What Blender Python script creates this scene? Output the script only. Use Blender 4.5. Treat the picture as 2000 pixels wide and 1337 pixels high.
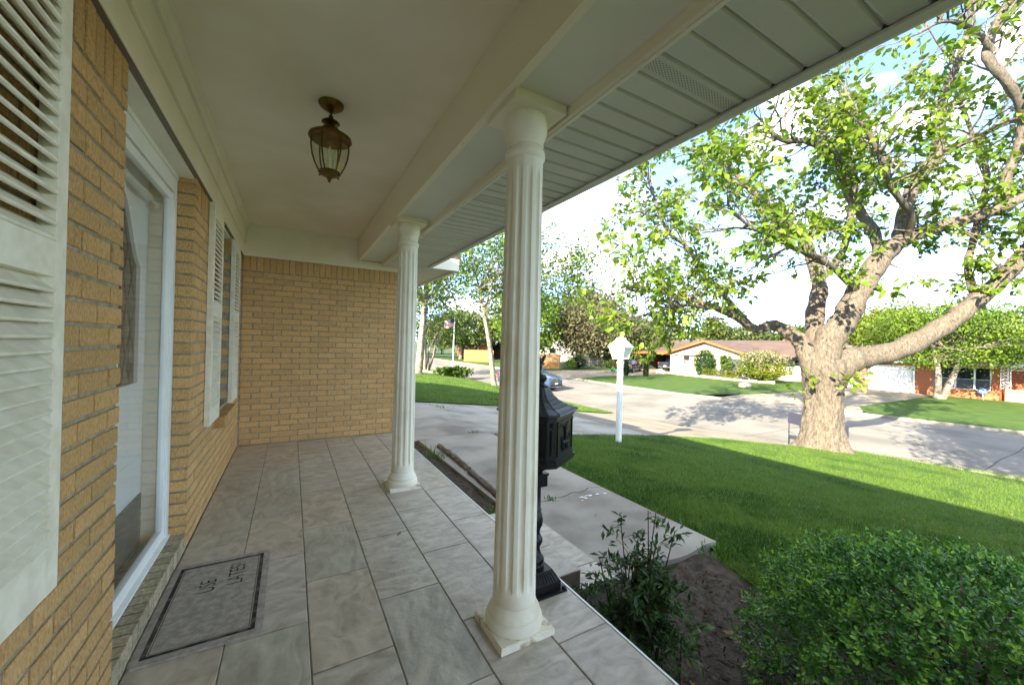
import bpy, math, random
import numpy as np
from mathutils import Vector, Matrix
random.seed(7); rng = np.random.default_rng(11)
R = math.radians
for o in list(bpy.data.objects): bpy.data.objects.remove(o)
SC = bpy.context.scene
COL = SC.collection

# ------------------------------------------------------------------ camera
yaw, pitch, roll = R(29.7395), R(0.1643), R(1.4342)
fwd = Vector((math.sin(yaw)*math.cos(pitch), math.cos(yaw)*math.cos(pitch), math.sin(pitch)))
rgt = Vector((math.cos(yaw), -math.sin(yaw), 0)); upv = rgt.cross(fwd)
rg2 = math.cos(roll)*rgt + math.sin(roll)*upv; up2 = -math.sin(roll)*rgt + math.cos(roll)*upv
CAM = Vector((0.519, 0.0, 1.2757))
cd = bpy.data.cameras.new('camera'); cd.sensor_width = 36; cd.lens = 755/2000*36; cd.clip_start = 0.02; cd.clip_end = 2000
cam = bpy.data.objects.new('camera', cd); COL.objects.link(cam)
mw = Matrix.Identity(4)
for i in range(3): mw[i][0] = rg2[i]; mw[i][1] = up2[i]; mw[i][2] = -fwd[i]; mw[i][3] = CAM[i]
cam.matrix_world = mw; SC.camera = cam
SC.render.resolution_x, SC.render.resolution_y = 1024, 684

# ------------------------------------------------------------------ light
EL = R(24.5); ax, ay = 0.917/1.0004, 0.40/1.0004
sun = bpy.data.lights.new('sun', 'SUN'); sun.energy = 2.0; sun.angle = R(0.55); sun.color = (1.0, .95, .88)
so = bpy.data.objects.new('sun', sun); COL.objects.link(so)
so.rotation_euler = Vector((ax*math.cos(EL), ay*math.cos(EL), -math.sin(EL))).to_track_quat('-Z', 'Y').to_euler()
W = bpy.data.worlds.new('World'); SC.world = W; W.use_nodes = True
nt = W.node_tree; nt.nodes.clear()
out = nt.nodes.new('ShaderNodeOutputWorld'); bg = nt.nodes.new('ShaderNodeBackground'); bg.inputs[1].default_value = 0.15
sky = nt.nodes.new('ShaderNodeTexSky'); sky.sky_type = 'NISHITA'; sky.sun_disc = False
sky.sun_elevation = EL; sky.sun_rotation = math.atan2(-ax, -ay); sky.air_density = 0.22; sky.dust_density = 0.0; sky.ozone_density = 2.0
tc = nt.nodes.new('ShaderNodeTexCoord')
mp = nt.nodes.new('ShaderNodeMapping'); mp.inputs['Scale'].default_value = (1.6, 1.6, 4.2)
nz = nt.nodes.new('ShaderNodeTexNoise'); nz.inputs['Scale'].default_value = 1.9; nz.inputs['Detail'].default_value = 9; nz.inputs['Roughness'].default_value = .58
rp = nt.nodes.new('ShaderNodeValToRGB'); rp.color_ramp.elements[0].position = .475; rp.color_ramp.elements[1].position = .67
rp.color_ramp.elements[0].color = (0, 0, 0, 1); rp.color_ramp.elements[1].color = (.95, .95, .95, 1)
mx = nt.nodes.new('ShaderNodeMixRGB'); mx.inputs[2].default_value = (3.8, 3.75, 3.7, 1)
nt.links.new(tc.outputs['Generated'], mp.inputs[0]); nt.links.new(mp.outputs[0], nz.inputs['Vector'])
pw = nt.nodes.new('ShaderNodeMath'); pw.operation = 'POWER'; pw.inputs[1].default_value = 1.3
nt.links.new(nz.outputs[0], rp.inputs[0]); nt.links.new(rp.outputs[0], pw.inputs[0]); nt.links.new(pw.outputs[0], mx.inputs[0])
nt.links.new(sky.outputs[0], mx.inputs[1]); nt.links.new(mx.outputs[0], bg.inputs[0]); nt.links.new(bg.outputs[0], out.inputs[0])
SC.view_settings.view_transform = 'Standard'; SC.view_settings.look = 'None'; SC.view_settings.gamma = 1; SC.view_settings.exposure = 3.6
SC.view_settings.use_white_balance = True; SC.view_settings.white_balance_temperature = 7900; SC.view_settings.white_balance_tint = 3
SC.render.engine = 'CYCLES'

# ------------------------------------------------------------------ helpers
def lin(h):
    h = h.lstrip('#'); r = []
    for i in (0, 2, 4):
        c = int(h[i:i+2], 16)/255; r.append(c/12.92 if c <= .04045 else ((c+.055)/1.055)**2.4)
    return (*r, 1)
MATS = {}
DIM = dict(lawn_ground=.45, far_lawn_ground=.36, grass_blade=.45, catalpa_leaf=0.430, leaf_=0.400, bark=.5, twig_bark=.6, pale_bark=.55, road_concrete=0.680, kerb_concrete=0.750, apron_concrete=0.500, concrete=.75, soil=.75, cream_stucco=.85, tan_stone=.7, far_ground=.45)
def mat(name, c1, c2=None, scale=8, detail=6, rough=.6, bump=0., bscale=40, spec=.3, rnd=0., metal=0., st=(1, 1, 1), bst=None,
        transl=0., dist=0., world=False, c3=None, lo=.35, hi=.65, coat=0., off=True):
    if name in MATS: return MATS[name]
    m = bpy.data.materials.new(name); m.use_nodes = True; t = m.node_tree; N = t.nodes; Lk = t.links
    b = N['Principled BSDF']; b.inputs['Roughness'].default_value = rough; b.inputs['Metallic'].default_value = metal
    b.inputs['Specular IOR Level'].default_value = spec; b.inputs['Coat Weight'].default_value = coat
    c1 = lin(c1) if isinstance(c1, str) else (*c1[:3], 1)
    c2 = c1 if c2 is None else (lin(c2) if isinstance(c2, str) else (*c2[:3], 1))
    kf = DIM.get(name, DIM['leaf_'] if name.startswith('leaf_') else 1.)
    c1 = tuple(v*kf for v in c1[:3])+(1,); c2 = tuple(v*kf for v in c2[:3])+(1,)
    co = N.new('ShaderNodeNewGeometry').outputs['Position'] if world else N.new('ShaderNodeTexCoord').outputs['Object']
    oi = N.new('ShaderNodeObjectInfo')
    vec = co
    if not world and off:
        va = N.new('ShaderNodeVectorMath'); va.operation = 'MULTIPLY_ADD'
        cb = N.new('ShaderNodeCombineXYZ')
        for i in range(3): Lk.new(oi.outputs['Random'], cb.inputs[i])
        Lk.new(cb.outputs[0], va.inputs[0]); va.inputs[1].default_value = (37, 53, 71); Lk.new(co, va.inputs[2]); vec = va.outputs[0]
    mp = N.new('ShaderNodeMapping'); mp.inputs['Scale'].default_value = st; Lk.new(vec, mp.inputs[0])
    n1 = N.new('ShaderNodeTexNoise'); n1.inputs['Scale'].default_value = scale; n1.inputs['Detail'].default_value = detail; n1.inputs['Distortion'].default_value = dist; Lk.new(mp.outputs[0], n1.inputs['Vector'])
    rp = N.new('ShaderNodeValToRGB'); rp.color_ramp.elements[0].position = lo; rp.color_ramp.elements[1].position = hi
    rp.color_ramp.elements[0].color = c1; rp.color_ramp.elements[1].color = c2
    if c3 is not None:
        e = rp.color_ramp.elements.new((lo+hi)/2); e.color = tuple(v*kf for v in lin(c3)[:3])+(1,)
    Lk.new(n1.outputs[0], rp.inputs[0]); colo = rp.outputs[0]
    if rnd:
        hv = N.new('ShaderNodeHueSaturation'); mr = N.new('ShaderNodeMapRange'); mr.inputs['To Min'].default_value = 1-rnd; mr.inputs['To Max'].default_value = 1+rnd
        Lk.new(oi.outputs['Random'], mr.inputs[0]); Lk.new(mr.outputs[0], hv.inputs['Value']); Lk.new(colo, hv.inputs['Color']); colo = hv.outputs[0]
    Lk.new(colo, b.inputs['Base Color'])
    if bump:
        mp2 = N.new('ShaderNodeMapping'); mp2.inputs['Scale'].default_value = bst or (1, 1, 1); Lk.new(vec, mp2.inputs[0])
        n2 = N.new('ShaderNodeTexNoise'); n2.inputs['Scale'].default_value = bscale; n2.inputs['Detail'].default_value = 4; Lk.new(mp2.outputs[0], n2.inputs['Vector'])
        bp = N.new('ShaderNodeBump'); bp.inputs['Strength'].default_value = bump; bp.inputs['Distance'].default_value = .01
        Lk.new(n2.outputs[0], bp.inputs['Height']); Lk.new(bp.outputs[0], b.inputs['Normal'])
    if transl:
        tr = N.new('ShaderNodeBsdfTranslucent'); ms = N.new('ShaderNodeMixShader'); ms.inputs[0].default_value = transl
        Lk.new(colo, tr.inputs['Color']); Lk.new(b.outputs[0], ms.inputs[1]); Lk.new(tr.outputs[0], ms.inputs[2]); Lk.new(ms.outputs[0], N['Material Output'].inputs[0])
    MATS[name] = m; return m
def glass(name, tint=(1, 1, 1), dark=0.):
    m = bpy.data.materials.new(name); m.use_nodes = True; t = m.node_tree; N = t.nodes; N.clear()
    o = N.new('ShaderNodeOutputMaterial'); tr = N.new('ShaderNodeBsdfTransparent'); tr.inputs[0].default_value = (*tint, 1)
    gl = N.new('ShaderNodeBsdfGlossy'); gl.inputs['Roughness'].default_value = .01
    fr = N.new('ShaderNodeFresnel'); ge = N.new('ShaderNodeNewGeometry'); mr = N.new('ShaderNodeMapRange')
    mr.inputs['To Min'].default_value = 1.5; mr.inputs['To Max'].default_value = 1/1.5; t.links.new(ge.outputs['Backfacing'], mr.inputs[0]); t.links.new(mr.outputs[0], fr.inputs[0]); ms = N.new('ShaderNodeMixShader')
    t.links.new(fr.outputs[0], ms.inputs[0]); t.links.new(tr.outputs[0], ms.inputs[1]); t.links.new(gl.outputs[0], ms.inputs[2]); t.links.new(ms.outputs[0], o.inputs[0])
    return m

class MB:
    def __init__(s): s.v = []; s.f = []
    def add(s, vs, fs):
        n = len(s.v); s.v += [tuple(v) for v in vs]; s.f += [tuple(i+n for i in f) for f in fs]; return s
    def box(s, x0, x1, y0, y1, z0, z1):
        return s.add([(x0,y0,z0),(x1,y0,z0),(x1,y1,z0),(x0,y1,z0),(x0,y0,z1),(x1,y0,z1),(x1,y1,z1),(x0,y1,z1)],
                     [(0,3,2,1),(4,5,6,7),(0,1,5,4),(1,2,6,5),(2,3,7,6),(3,0,4,7)])
    def prism(s, poly, z0, z1, axis=2):
        n = len(poly)
        def P(a, b, c): return (a, b, c) if axis == 2 else ((a, c, b) if axis == 1 else (c, a, b))
        vs = [P(a, b, z0) for a, b in poly]+[P(a, b, z1) for a, b in poly]
        return s.add(vs, [tuple(range(n))[::-1], tuple(range(n, 2*n))]+[(i, (i+1) % n, n+(i+1) % n, n+i) for i in range(n)])
    def lathe(s, prof, n=24, c=(0, 0, 0), cap=True, wob=None):
        b = len(s.v)
        for r, z in prof:
            for i in range(n):
                a = 2*math.pi*i/n; rr = r if wob is None else wob(r, z, a)
                s.v.append((c[0]+rr*math.cos(a), c[1]+rr*math.sin(a), c[2]+z))
        for k in range(len(prof)-1):
            for i in range(n):
                j = (i+1) % n; s.f.append((b+k*n+i, b+k*n+j, b+(k+1)*n+j, b+(k+1)*n+i))
        if cap:
            s.f.append(tuple(b+i for i in range(n))[::-1]); s.f.append(tuple(b+(len(prof)-1)*n+i for i in range(n)))
        return s
    def tube(s, pts, rad, n=8, wob=0., cap=True, seed=0):
        b = len(s.v); pts = [Vector(p) for p in pts]; rr = random.Random(seed)
        u = None
        for k, p in enumerate(pts):
            d = (pts[min(k+1, len(pts)-1)]-pts[max(k-1, 0)]).normalized()
            if u is None:
                u = d.orthogonal().normalized()
            u = (u-d*u.dot(d)).normalized(); w = d.cross(u)
            r = rad[k] if hasattr(rad, '__len__') else rad
            for i in range(n):
                a = 2*math.pi*i/n; q = r*(1+wob*(rr.random()-.5))
                s.v.append(tuple(p+u*(q*math.cos(a))+w*(q*math.sin(a))))
        for k in range(len(pts)-1):
            for i in range(n):
                j = (i+1) % n; s.f.append((b+k*n+i, b+k*n+j, b+(k+1)*n+j, b+(k+1)*n+i))
        if cap:
            s.f.append(tuple(b+i for i in range(n))[::-1]); s.f.append(tuple(b+(len(pts)-1)*n+i for i in range(n)))
        return s
    def mesh(s, name, m, smooth=False):
        me = bpy.data.meshes.new(name); me.from_pydata(s.v, [], s.f); me.materials.append(m)
        if smooth:
            me.polygons.foreach_set('use_smooth', [True]*len(me.polygons))
            try: me.set_sharp_from_angle(angle=R(38))
            except Exception: pass
        return me
    def build(s, name, m, parent=None, smooth=False, **k):
        return link(name, s.mesh(name, m, smooth), parent, **k)
def link(name, me, parent=None, loc=None, rot=None, label=None, cat=None, group=None, kind=None, scale=None):
    o = bpy.data.objects.new(name, me); COL.objects.link(o)
    if parent is not None: o.parent = parent
    if loc is not None: o.location = loc
    if rot is not None: o.rotation_euler = rot
    if scale is not None: o.scale = scale
    return tag(o, label, cat, group, kind)
def tag(o, label=None, cat=None, group=None, kind=None):
    if label: o['label'] = label
    if cat: o['category'] = cat
    if group: o['group'] = group
    if kind: o['kind'] = kind
    return o
def thing(name, label, cat, loc=(0, 0, 0), rz=0, group=None, kind=None):
    return link(name, None, None, loc, (0, 0, rz), label, cat, group, kind)
def box(name, m, parent, *a, **k): return MB().box(*a).build(name, m, parent, **k)
def npmesh(name, V, F, m, smooth=False):
    """V (n,3) array, F (k,3 or 4) array"""
    me = bpy.data.meshes.new(name); k = F.shape[1]
    me.vertices.add(len(V)); me.vertices.foreach_set('co', np.ascontiguousarray(V, np.float32).ravel())
    me.loops.add(F.size); me.loops.foreach_set('vertex_index', np.ascontiguousarray(F, np.int32).ravel())
    me.polygons.add(len(F)); me.polygons.foreach_set('loop_start', np.arange(0, F.size, k, dtype=np.int32))
    me.update(calc_edges=True); me.materials.append(m)
    if smooth: me.polygons.foreach_set('use_smooth', np.ones(len(F), bool))
    return me
def nrm(a): return a/np.maximum(np.linalg.norm(a, axis=-1, keepdims=True), 1e-9)
def scatter(tv, tf, C, A, U, L, Wd):
    """copies of a template: tv in (along, side, up); C centres, A along dirs, U rough normals, L length, Wd width"""
    A = nrm(A); S = nrm(np.cross(U, A)); U2 = np.cross(A, S)
    tv = np.asarray(tv, float); tf = np.asarray(tf, int)
    V = C[:, None, :]+A[:, None, :]*(tv[None, :, 0:1]*L[:, None, None])+S[:, None, :]*(tv[None, :, 1:2]*Wd[:, None, None])+U2[:, None, :]*(tv[None, :, 2:3]*L[:, None, None])
    F = tf[None]+(np.arange(len(C))*len(tv))[:, None, None]
    return V.reshape(-1, 3), F.reshape(-1, tf.shape[1])
HEART_V = [(0,0,0),(.5,0,-.03),(1,0,-.16),(.02,.30,.05),(.33,.47,.05),(.72,.26,-.03),(.02,-.30,.05),(.33,-.47,.05),(.72,-.26,-.03)]
HEART_F = [(0,1,4,3),(1,2,5,4),(0,6,7,1),(1,7,8,2)]
OVAL_V = [(0,0,0),(.55,0,-.05),(1,0,.0),(.3,.42,.04),(.75,.38,.04),(.3,-.42,.04),(.75,-.38,.04)]
OVAL_F = [(0,1,4,3),(1,2,2,4),(0,5,6,1),(1,6,2,2)]
OVAL_T = [(0,1,3),(1,4,3),(1,2,4),(0,5,1),(1,5,6),(1,6,2)]
DIA_V = [(0,0,0),(.5,.5,.06),(1,0,-.05),(.5,-.5,.06)]
DIA_F = [(0,1,2),(0,2,3)]

# ------------------------------------------------------------------ materials
m_brick = mat('tan_brick', '#e8c08a', '#bd8f58', scale=70, detail=12, rough=.88, bump=1.0, bscale=42, bst=(9, 9, 1.2), st=(2.0, 2.0, 1.0), rnd=.10, c3='#d8ab71', lo=.25, hi=.75)
m_mortar = mat('mortar', '#b1a487', '#8c806a', scale=30, rough=.95, bump=.4, bscale=90)
m_white = mat('white_paint', '#eeeadb', '#e3dfce', scale=3, rough=.45, bump=.08, bscale=60)
m_cream = mat('cream_paint', '#f2ebd6', '#e8dfc5', scale=2.5, rough=.5, bump=.12, bscale=35)
m_ceil = mat('ceiling_paint', '#f5efdd', '#e6dcc2', scale=1.1, detail=8, rough=.7, bump=.05, bscale=120)
m_beam = mat('beam_paint', '#f0e6d0', '#8d7455', scale=9, detail=9, lo=.69, hi=.78, c3='#eadfc6', rough=.55, bump=.25, bscale=25, bst=(6, .4, 6), st=(1, .5, 1))
m_col = mat('column_paint', '#efe9d6', '#c9b990', scale=5, detail=9, lo=.55, hi=.95, rough=.4, bump=.1, bscale=30, bst=(1, 1, .3))
m_worn = mat('chipped_paint', '#efe8d4', '#a38f6c', scale=14, detail=8, rough=.6, bump=.5, bscale=30, lo=.56, hi=.68)
m_soffit = mat('soffit_metal', '#d3d5cc', '#c9cbc1', scale=2, rough=.5, bump=.06, bscale=60, rnd=.03)
m_vinyl = mat('white_metal', '#f1f3ee', '#e6e8e2', scale=5, rough=.3, spec=.5)
m_shut = mat('shutter_paint', '#ece6d2', '#dcd5bd', scale=20, rough=.5, bump=.12, bscale=40, bst=(1, 6, 1))
m_door = mat('door_paint', '#f7f8f4', '#f1f2ed', scale=3, rough=.4)
m_glass = glass('clear_glass', (.985, .995, .99)); m_lglass = glass('lantern_glass', (.9, .92, .85))
m_dark = mat('window_dark', (.010, .012, .013), (.016, .019, .02), scale=2, rough=.06, spec=.45)
m_screen = mat('window_screen', (.05, .054, .058), (.065, .069, .073), scale=3, rough=.35, spec=.3)
m_tile = mat('slate_tile', '#cbc4b6', '#a69c8d', scale=5.5, detail=14, rough=.36, dist=1.4, bump=.6, bscale=13, st=(1, 2.2, 1), rnd=.05, c3='#bab2a4', lo=.34, hi=.68, spec=.4)
m_tile2 = mat('slate_tile_warm', '#cdc1af', '#a69a89', scale=5.5, detail=14, rough=.36, dist=1.4, bump=.6, bscale=13, st=(1.6, 1.2, 1), rnd=.05, c3='#bdb1a0', lo=.34, hi=.68, spec=.4)
m_tile3 = mat('slate_tile_green', '#c7c3b2', '#a29d8f', scale=5.5, detail=14, rough=.36, dist=1.4, bump=.6, bscale=13, st=(2.0, .8, 1), rnd=.05, c3='#b6b1a1', lo=.34, hi=.68, spec=.4)
m_grout = mat('grout', '#9a968a', '#7f7b70', scale=20, rough=.95)
m_strip = mat('edge_strip', '#e6e6e0', None, rough=.35, metal=.3)
m_conc = mat('concrete', '#cac5bb', '#989288', scale=1.1, detail=10, rough=.9, bump=.25, bscale=60, world=True, c3='#bcb7ad')
m_conc2 = mat('apron_concrete', '#cfc2b0', '#b3a592', scale=1.3, detail=10, rough=.9, bump=.2, bscale=60, world=True)
m_road = mat('road_concrete', '#a19c95', '#86817b', scale=.5, detail=11, rough=.92, bump=.15, bscale=40, world=True, c3='#98938c')
m_kerb = mat('kerb_concrete', '#aba496', '#857e70', scale=2.5, detail=9, rough=.9, bump=.3, bscale=50, world=True)
m_soil = mat('soil', '#6e6258', '#4a4139', scale=14, detail=10, rough=1, bump=.9, bscale=60, world=True)
m_lawn = mat('lawn_ground', '#6d9434', '#527c22', scale=3, detail=10, rough=.95, bump=.6, bscale=70, world=True, c3='#61882b')
m_lawnfar = mat('far_lawn_ground', '#6f9636', '#537d26', scale=1.2, detail=10, rough=.95, bump=.7, bscale=30, world=True, c3='#628a2d')
m_blade = mat('grass_blade', '#7fa83c', '#4c7d27', scale=.9, detail=12, rough=.6, transl=.35, world=True, c3='#8cb248')
m_weed = mat('weed_leaf', '#5f8f33', '#3e6c22', scale=9, rough=.5, transl=.3, world=True)
m_bark = mat('bark', '#9c8f82', '#564a40', scale=16, detail=12, rough=.95, bump=1.0, bscale=20, bst=(1.5, 1.5, .35), st=(1.5, 1.5, .55), lo=.3, hi=.72, dist=.8, c3='#82766a', off=False)
m_twig = mat('twig_bark', '#8d8177', '#5b5048', scale=12, rough=.9)
m_bark2 = mat('pale_bark', '#b5a89a', '#7d7266', scale=5, detail=8, rough=.95, bump=.6, bscale=20, bst=(1, 1, .3))
m_leaf = mat('catalpa_leaf', '#b9d052', '#6c9a2e', scale=1.6, detail=5, rough=.45, transl=.45, world=True, c3='#97ba40')
m_box = mat('hedge_leaf', '#5a933a', '#2c5f22', scale=9, detail=5, rough=.3, transl=.2, world=True, c3='#447a2c', spec=.5)
m_boxnew = mat('hedge_new_leaf', '#9cc650', '#669e36', scale=9, detail=5, rough=.35, transl=.3, world=True)
m_nand = mat('nandina_leaf', '#5a7a40', '#344f2a', scale=14, detail=5, rough=.35, transl=.25, world=True, c3='#345527')
m_iron = mat('black_iron', (.012, .0125, .013), (.008, .008, .0085), scale=12, rough=.32, spec=.22, bump=.1, bscale=80)
m_ironroof = mat('grey_iron_roof', (.035, .042, .047), (.02, .026, .03), scale=12, rough=.38, spec=.3)
m_brass = mat('aged_brass', '#8a6b34', '#4b3a1e', scale=18, detail=8, rough=.38, metal=.85, lo=.3, hi=.7)
m_mat = mat('doormat_fibre', '#bdb2a4', '#9e9488', scale=30, detail=8, rough=1, bump=.8, bscale=260)
m_matblack = mat('mat_print', '#383330', '#7a6d60', scale=26, detail=8, rough=1, bump=.6, bscale=260, lo=.45, hi=.75)
m_matfaded = mat('mat_print_faded', '#7d7164', '#5b544b', scale=22, detail=8, rough=1, bump=.6, bscale=260)
m_timber = mat('weathered_timber', '#8a7c6b', '#4a4038', scale=7, detail=10, rough=.95, bump=1.0, bscale=12, st=(9, 1, 9), bst=(10, .8, 10), c3='#75695b')
m_dead = mat('dead_leaf', '#9a7b55', '#6e5234', scale=20, rough=.9, rnd=.3)
m_lampwhite = mat('lamp_white', '#f4f4f2', '#e9e9e6', scale=4, rough=.4)
m_frost = mat('frosted_pane', '#c9ccc2', '#bcc0b4', scale=5, rough=.25, spec=.5)

# ------------------------------------------------------------------ terrain
YK = [-60, -8, 2, 5, 9, 12.4, 17, 32, 60, 110]; XK = [36, 20, 16.7, 15.8, 14.4, 13.5, 13.3, 13.6, 14.2, 15]
YF = [-60, -8, 3, 8, 14.5, 17, 21, 27, 45, 64, 110]; XF = [44, 30.5, 26.5, 25.6, 24.2, 23.3, 23.2, 23.4, 23.4, 23.2, 24]
def xk(y): return np.interp(y, YK, XK)
def xf(y): return np.interp(y, YF, XF)
ROAD = -1.90
def gz(x, y):
    k = xk(y); s = np.clip((x-3.5)/(k-3.5), 0, 1)
    return np.where(x > xf(y)-.02, -1.77, -.42-1.33*s)
def strip(name, m, ys, x0f, x1f, nx, zf, parent=None, **k):
    """sheet between two edge curves, rows along y"""
    ys = np.asarray(ys, float); t = np.linspace(0, 1, nx)
    a = np.array([x0f(y) for y in ys])[:, None]; b = np.array([x1f(y) for y in ys])[:, None]
    X = a+(b-a)*t[None]; Y = np.repeat(ys[:, None], nx, 1); Z = zf(X, Y)
    V = np.stack([X, Y, np.broadcast_to(Z, X.shape)], -1).reshape(-1, 3)
    i = np.arange(len(ys)-1)[:, None]*nx+np.arange(nx-1)[None]; F = np.stack([i, i+1, i+nx+1, i+nx], -1).reshape(-1, 4)
    return link(name, npmesh(name, V, F, m, True), parent, **k)
st = dict(kind='structure')
gx = np.concatenate([np.linspace(-400, -30, 8), np.linspace(-25, 60, 86), np.linspace(70, 700, 12)])
gy = np.concatenate([np.linspace(-400, -40, 8), np.linspace(-30, 120, 151), np.linspace(130, 900, 12)])
GX, GY = np.meshgrid(gx, gy); gk = xk(GY)
GZ = np.where((GX > gk-.6) & (GX < xf(GY)+.6), -2.1, gz(GX, GY)-.16); GZ = np.where(GX < 2.2, -.6, GZ)
i = np.arange(len(gy)-1)[:, None]*len(gx)+np.arange(len(gx)-1)[None]
link('ground', npmesh('ground', np.stack([GX, GY, GZ], -1).reshape(-1, 3), np.stack([i, i+1, i+len(gx)+1, i+len(gx)], -1).reshape(-1, 4), mat('far_ground', '#6d7f42', '#55672f', scale=.6, rough=1, world=True), True), label='wide ground under the lawns and houses', cat='ground', **st)
# soil bed along the porch
ysb = np.linspace(-4, 6.6, 54)
def soilz(X, Y): return -.445+.02*np.sin(X*7+Y*3)*np.cos(Y*5)
strip('garden_soil', m_soil, ysb, lambda y: 1.6, lambda y: float(np.interp(y, [-4, 1.2, 2.0], [3.3, 3.42, 3.72])) if y < 2.05 else 2.52, 26, soilz, label='dark bare soil bed beside the porch', cat='soil', **st)
# lawns
def drive_near(x): return np.interp(x, [2, 3.75, 9.3, 11.5, 12.8, 14], [6.55, 6.62, 6.95, 6.65, 6.0, 5.4])
def drive_far(x): return np.interp(x, [2, 3.7, 6.5, 10, 12, 13.5], [10.85, 11.0, 11.6, 12.0, 12.3, 12.9])
lawnA = strip('front_lawn', m_lawn, np.linspace(-12, 1.0, 40).tolist(), lambda y: 3.36, lambda y: float(xk(y))-.15, 40, gz, label='shaded green front lawn sloping from the walkway to the street', cat='lawn', **st)
def yline(name, m, xs, y0f, y1f, ny, zf, skirt=0., **k):
    t = np.linspace(0, 1, ny); xs = np.asarray(xs, float)
    a = np.array([y0f(x) for x in xs])[:, None]; b = np.array([y1f(x) for x in xs])[:, None]
    Y = a+(b-a)*t[None]; X = np.repeat(xs[:, None], ny, 1); Z = zf(X, Y)
    V = np.stack([X, Y, np.broadcast_to(Z, X.shape)], -1).reshape(-1, 3)
    i = np.arange(len(xs)-1)[:, None]*ny+np.arange(ny-1)[None]; F = np.stack([i, i+ny, i+ny+1, i+1], -1).reshape(-1, 4)
    if skirt:
        nx_ = len(xs); ring_ = np.concatenate([np.arange(nx_)*ny, (nx_-1)*ny+np.arange(1, ny), (np.arange(nx_-1)*ny+ny-1)[::-1], np.arange(1, ny-1)[::-1]])
        b0 = len(V); top_ = V[ring_]; V = np.concatenate([V, top_, top_-np.array([0, 0, skirt])]); n_ = len(ring_); q = np.arange(n_); q2 = (q+1) % n_
        F = np.concatenate([F, np.stack([b0+q, b0+n_+q, b0+n_+q2, b0+q2], -1)])
    return link(name, npmesh(name, V, F, m, not skirt), **k)
# inverse of kerb x -> y limit for lawn part next to the drive
def kerb_y(x):
    yy = np.linspace(0, 13, 400); return float(yy[np.argmin(np.abs(xk(yy)-.15-x))])
yline('front_lawn', m_lawn, np.linspace(3.36, 15.4, 60), lambda x: 1.0, lambda x: min(float(drive_near(x)), kerb_y(x) if x > 13.5 else 99) if x > 3.77 else float(np.interp(x, [3.36, 3.5, 3.77], [1.25, 1.75, 2.1])), 26, gz, label='green lawn strip between the driveway and the big tree', cat='lawn', **st)
strip('side_lawn', m_lawn, np.linspace(13.0, 75, 120), lambda y: 1.95, lambda y: float(xk(y))-.15, 30, gz, label='sunlit lawn beyond the driveway with shrubs and a flagpole', cat='lawn', **st)
yline('side_lawn', m_lawn, np.linspace(1.95, 13.2, 40), lambda x: float(drive_far(x)), lambda x: 13.0, 8, gz, label='lawn edge curving along the far side of the driveway', cat='lawn', **st)
# driveway, road, kerbs
def drvz(X, Y): return gz(X, Y)-.03
dw = thing('driveway', 'shaded concrete driveway with cracked slabs running to the street', 'driveway', kind='structure')
def slab(name, m, xs, y0f, y1f, ny, zf, parent, thick=.1):
    o = yline(name, m, xs, y0f, y1f, ny, zf, skirt=.1); o.parent = parent; return o
crack = lambda x, ph: .06*math.sin(x*5.1+ph)+.04*math.sin(x*13.7+ph*2)
slab('slab', m_conc, np.linspace(1.95, 7.2, 40), lambda x: float(drive_near(x)), lambda x: 8.35+.18*(x-2)+crack(x, 1)-.012, 8, drvz, dw)
slab('slab', m_conc, np.linspace(1.95, 7.2, 40), lambda x: 8.35+.18*(x-2)+crack(x, 1)+.012, lambda x: 10.2+.02*math.sin(x*9), 8, drvz, dw)
slab('slab', m_conc, np.linspace(1.95, 7.2, 40), lambda x: 10.235+.02*math.sin(x*9), lambda x: float(drive_far(x))-.01, 5, drvz, dw)
slab('slab', m_conc, np.linspace(7.23, 9.0, 12), lambda x: float(drive_near(x)), lambda x: float(drive_far(x))-.01, 16, drvz, dw)
slab('slab', m_conc2, np.linspace(9.06, 13.2, 24), lambda x: float(drive_near(x)), lambda x: float(drive_far(x))-.01, 18, drvz, dw)
def apronz(X, Y):
    k = xk(Y); t = np.clip((X-13.0)/(k-13.0+.2), 0, 1); return -1.72*(1-t)-1.86*t if False else np.where(X < 13.25, gz(X, Y)-.03, np.maximum(gz(X, Y)-.03-.09*t, ROAD+.02))
slab('slab', m_conc2, np.linspace(13.23, 15.2, 14), lambda x: float(drive_near(min(x, 14))), lambda x: 12.6 if x < 13.6 else max(5.6, kerb_y(x)+.2), 16, apronz, dw)
rd = strip('road', m_road, np.linspace(-60, 110, 171), lambda y: float(xk(y))-.12, lambda y: float(xf(y))+.12, 12, lambda X, Y: ROAD+0*X, label='sunlit pale concrete street with tree shadows', cat='road', **st)
def kerb(name, yr, xfun, side, label):
    mb = MB(); ys = np.arange(yr[0], yr[1]+.01, .5); pr = [(-.16, -.22), (-.16, .13), (.0, .135), (.035, .10), (.06, -.02), (.06, -.22)]
    for y in ys:
        x = float(xfun(y))
        for a, b in pr: mb.v.append((x+side*a, y, ROAD+b))
    n = len(pr)
    for k in range(len(ys)-1):
        for i in range(n-1): mb.f.append((k*n+i, k*n+i+1, (k+1)*n+i+1, (k+1)*n+i))
    mb.f.append(tuple(range(n))); mb.f.append(tuple(range((len(ys)-1)*n, len(ys)*n))[::-1])
    return mb.build(name, m_kerb, None, label=label, cat='kerb', kind='structure')
kerb('kerb', (-40, 5.0), xk, 1, 'near kerb along the front lawn by the big tree')
kerb('kerb', (13.0, 75), xk, 1, 'near kerb beyond the driveway beside the side lawn')
kerb('kerb', (-40, 8.7), xf, -1, 'far kerb edging the lawn of the brick house with garage')
kerb('kerb', (15.0, 28.0), xf, -1, 'far kerb edging the lawn of the house with orange trim')
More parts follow.
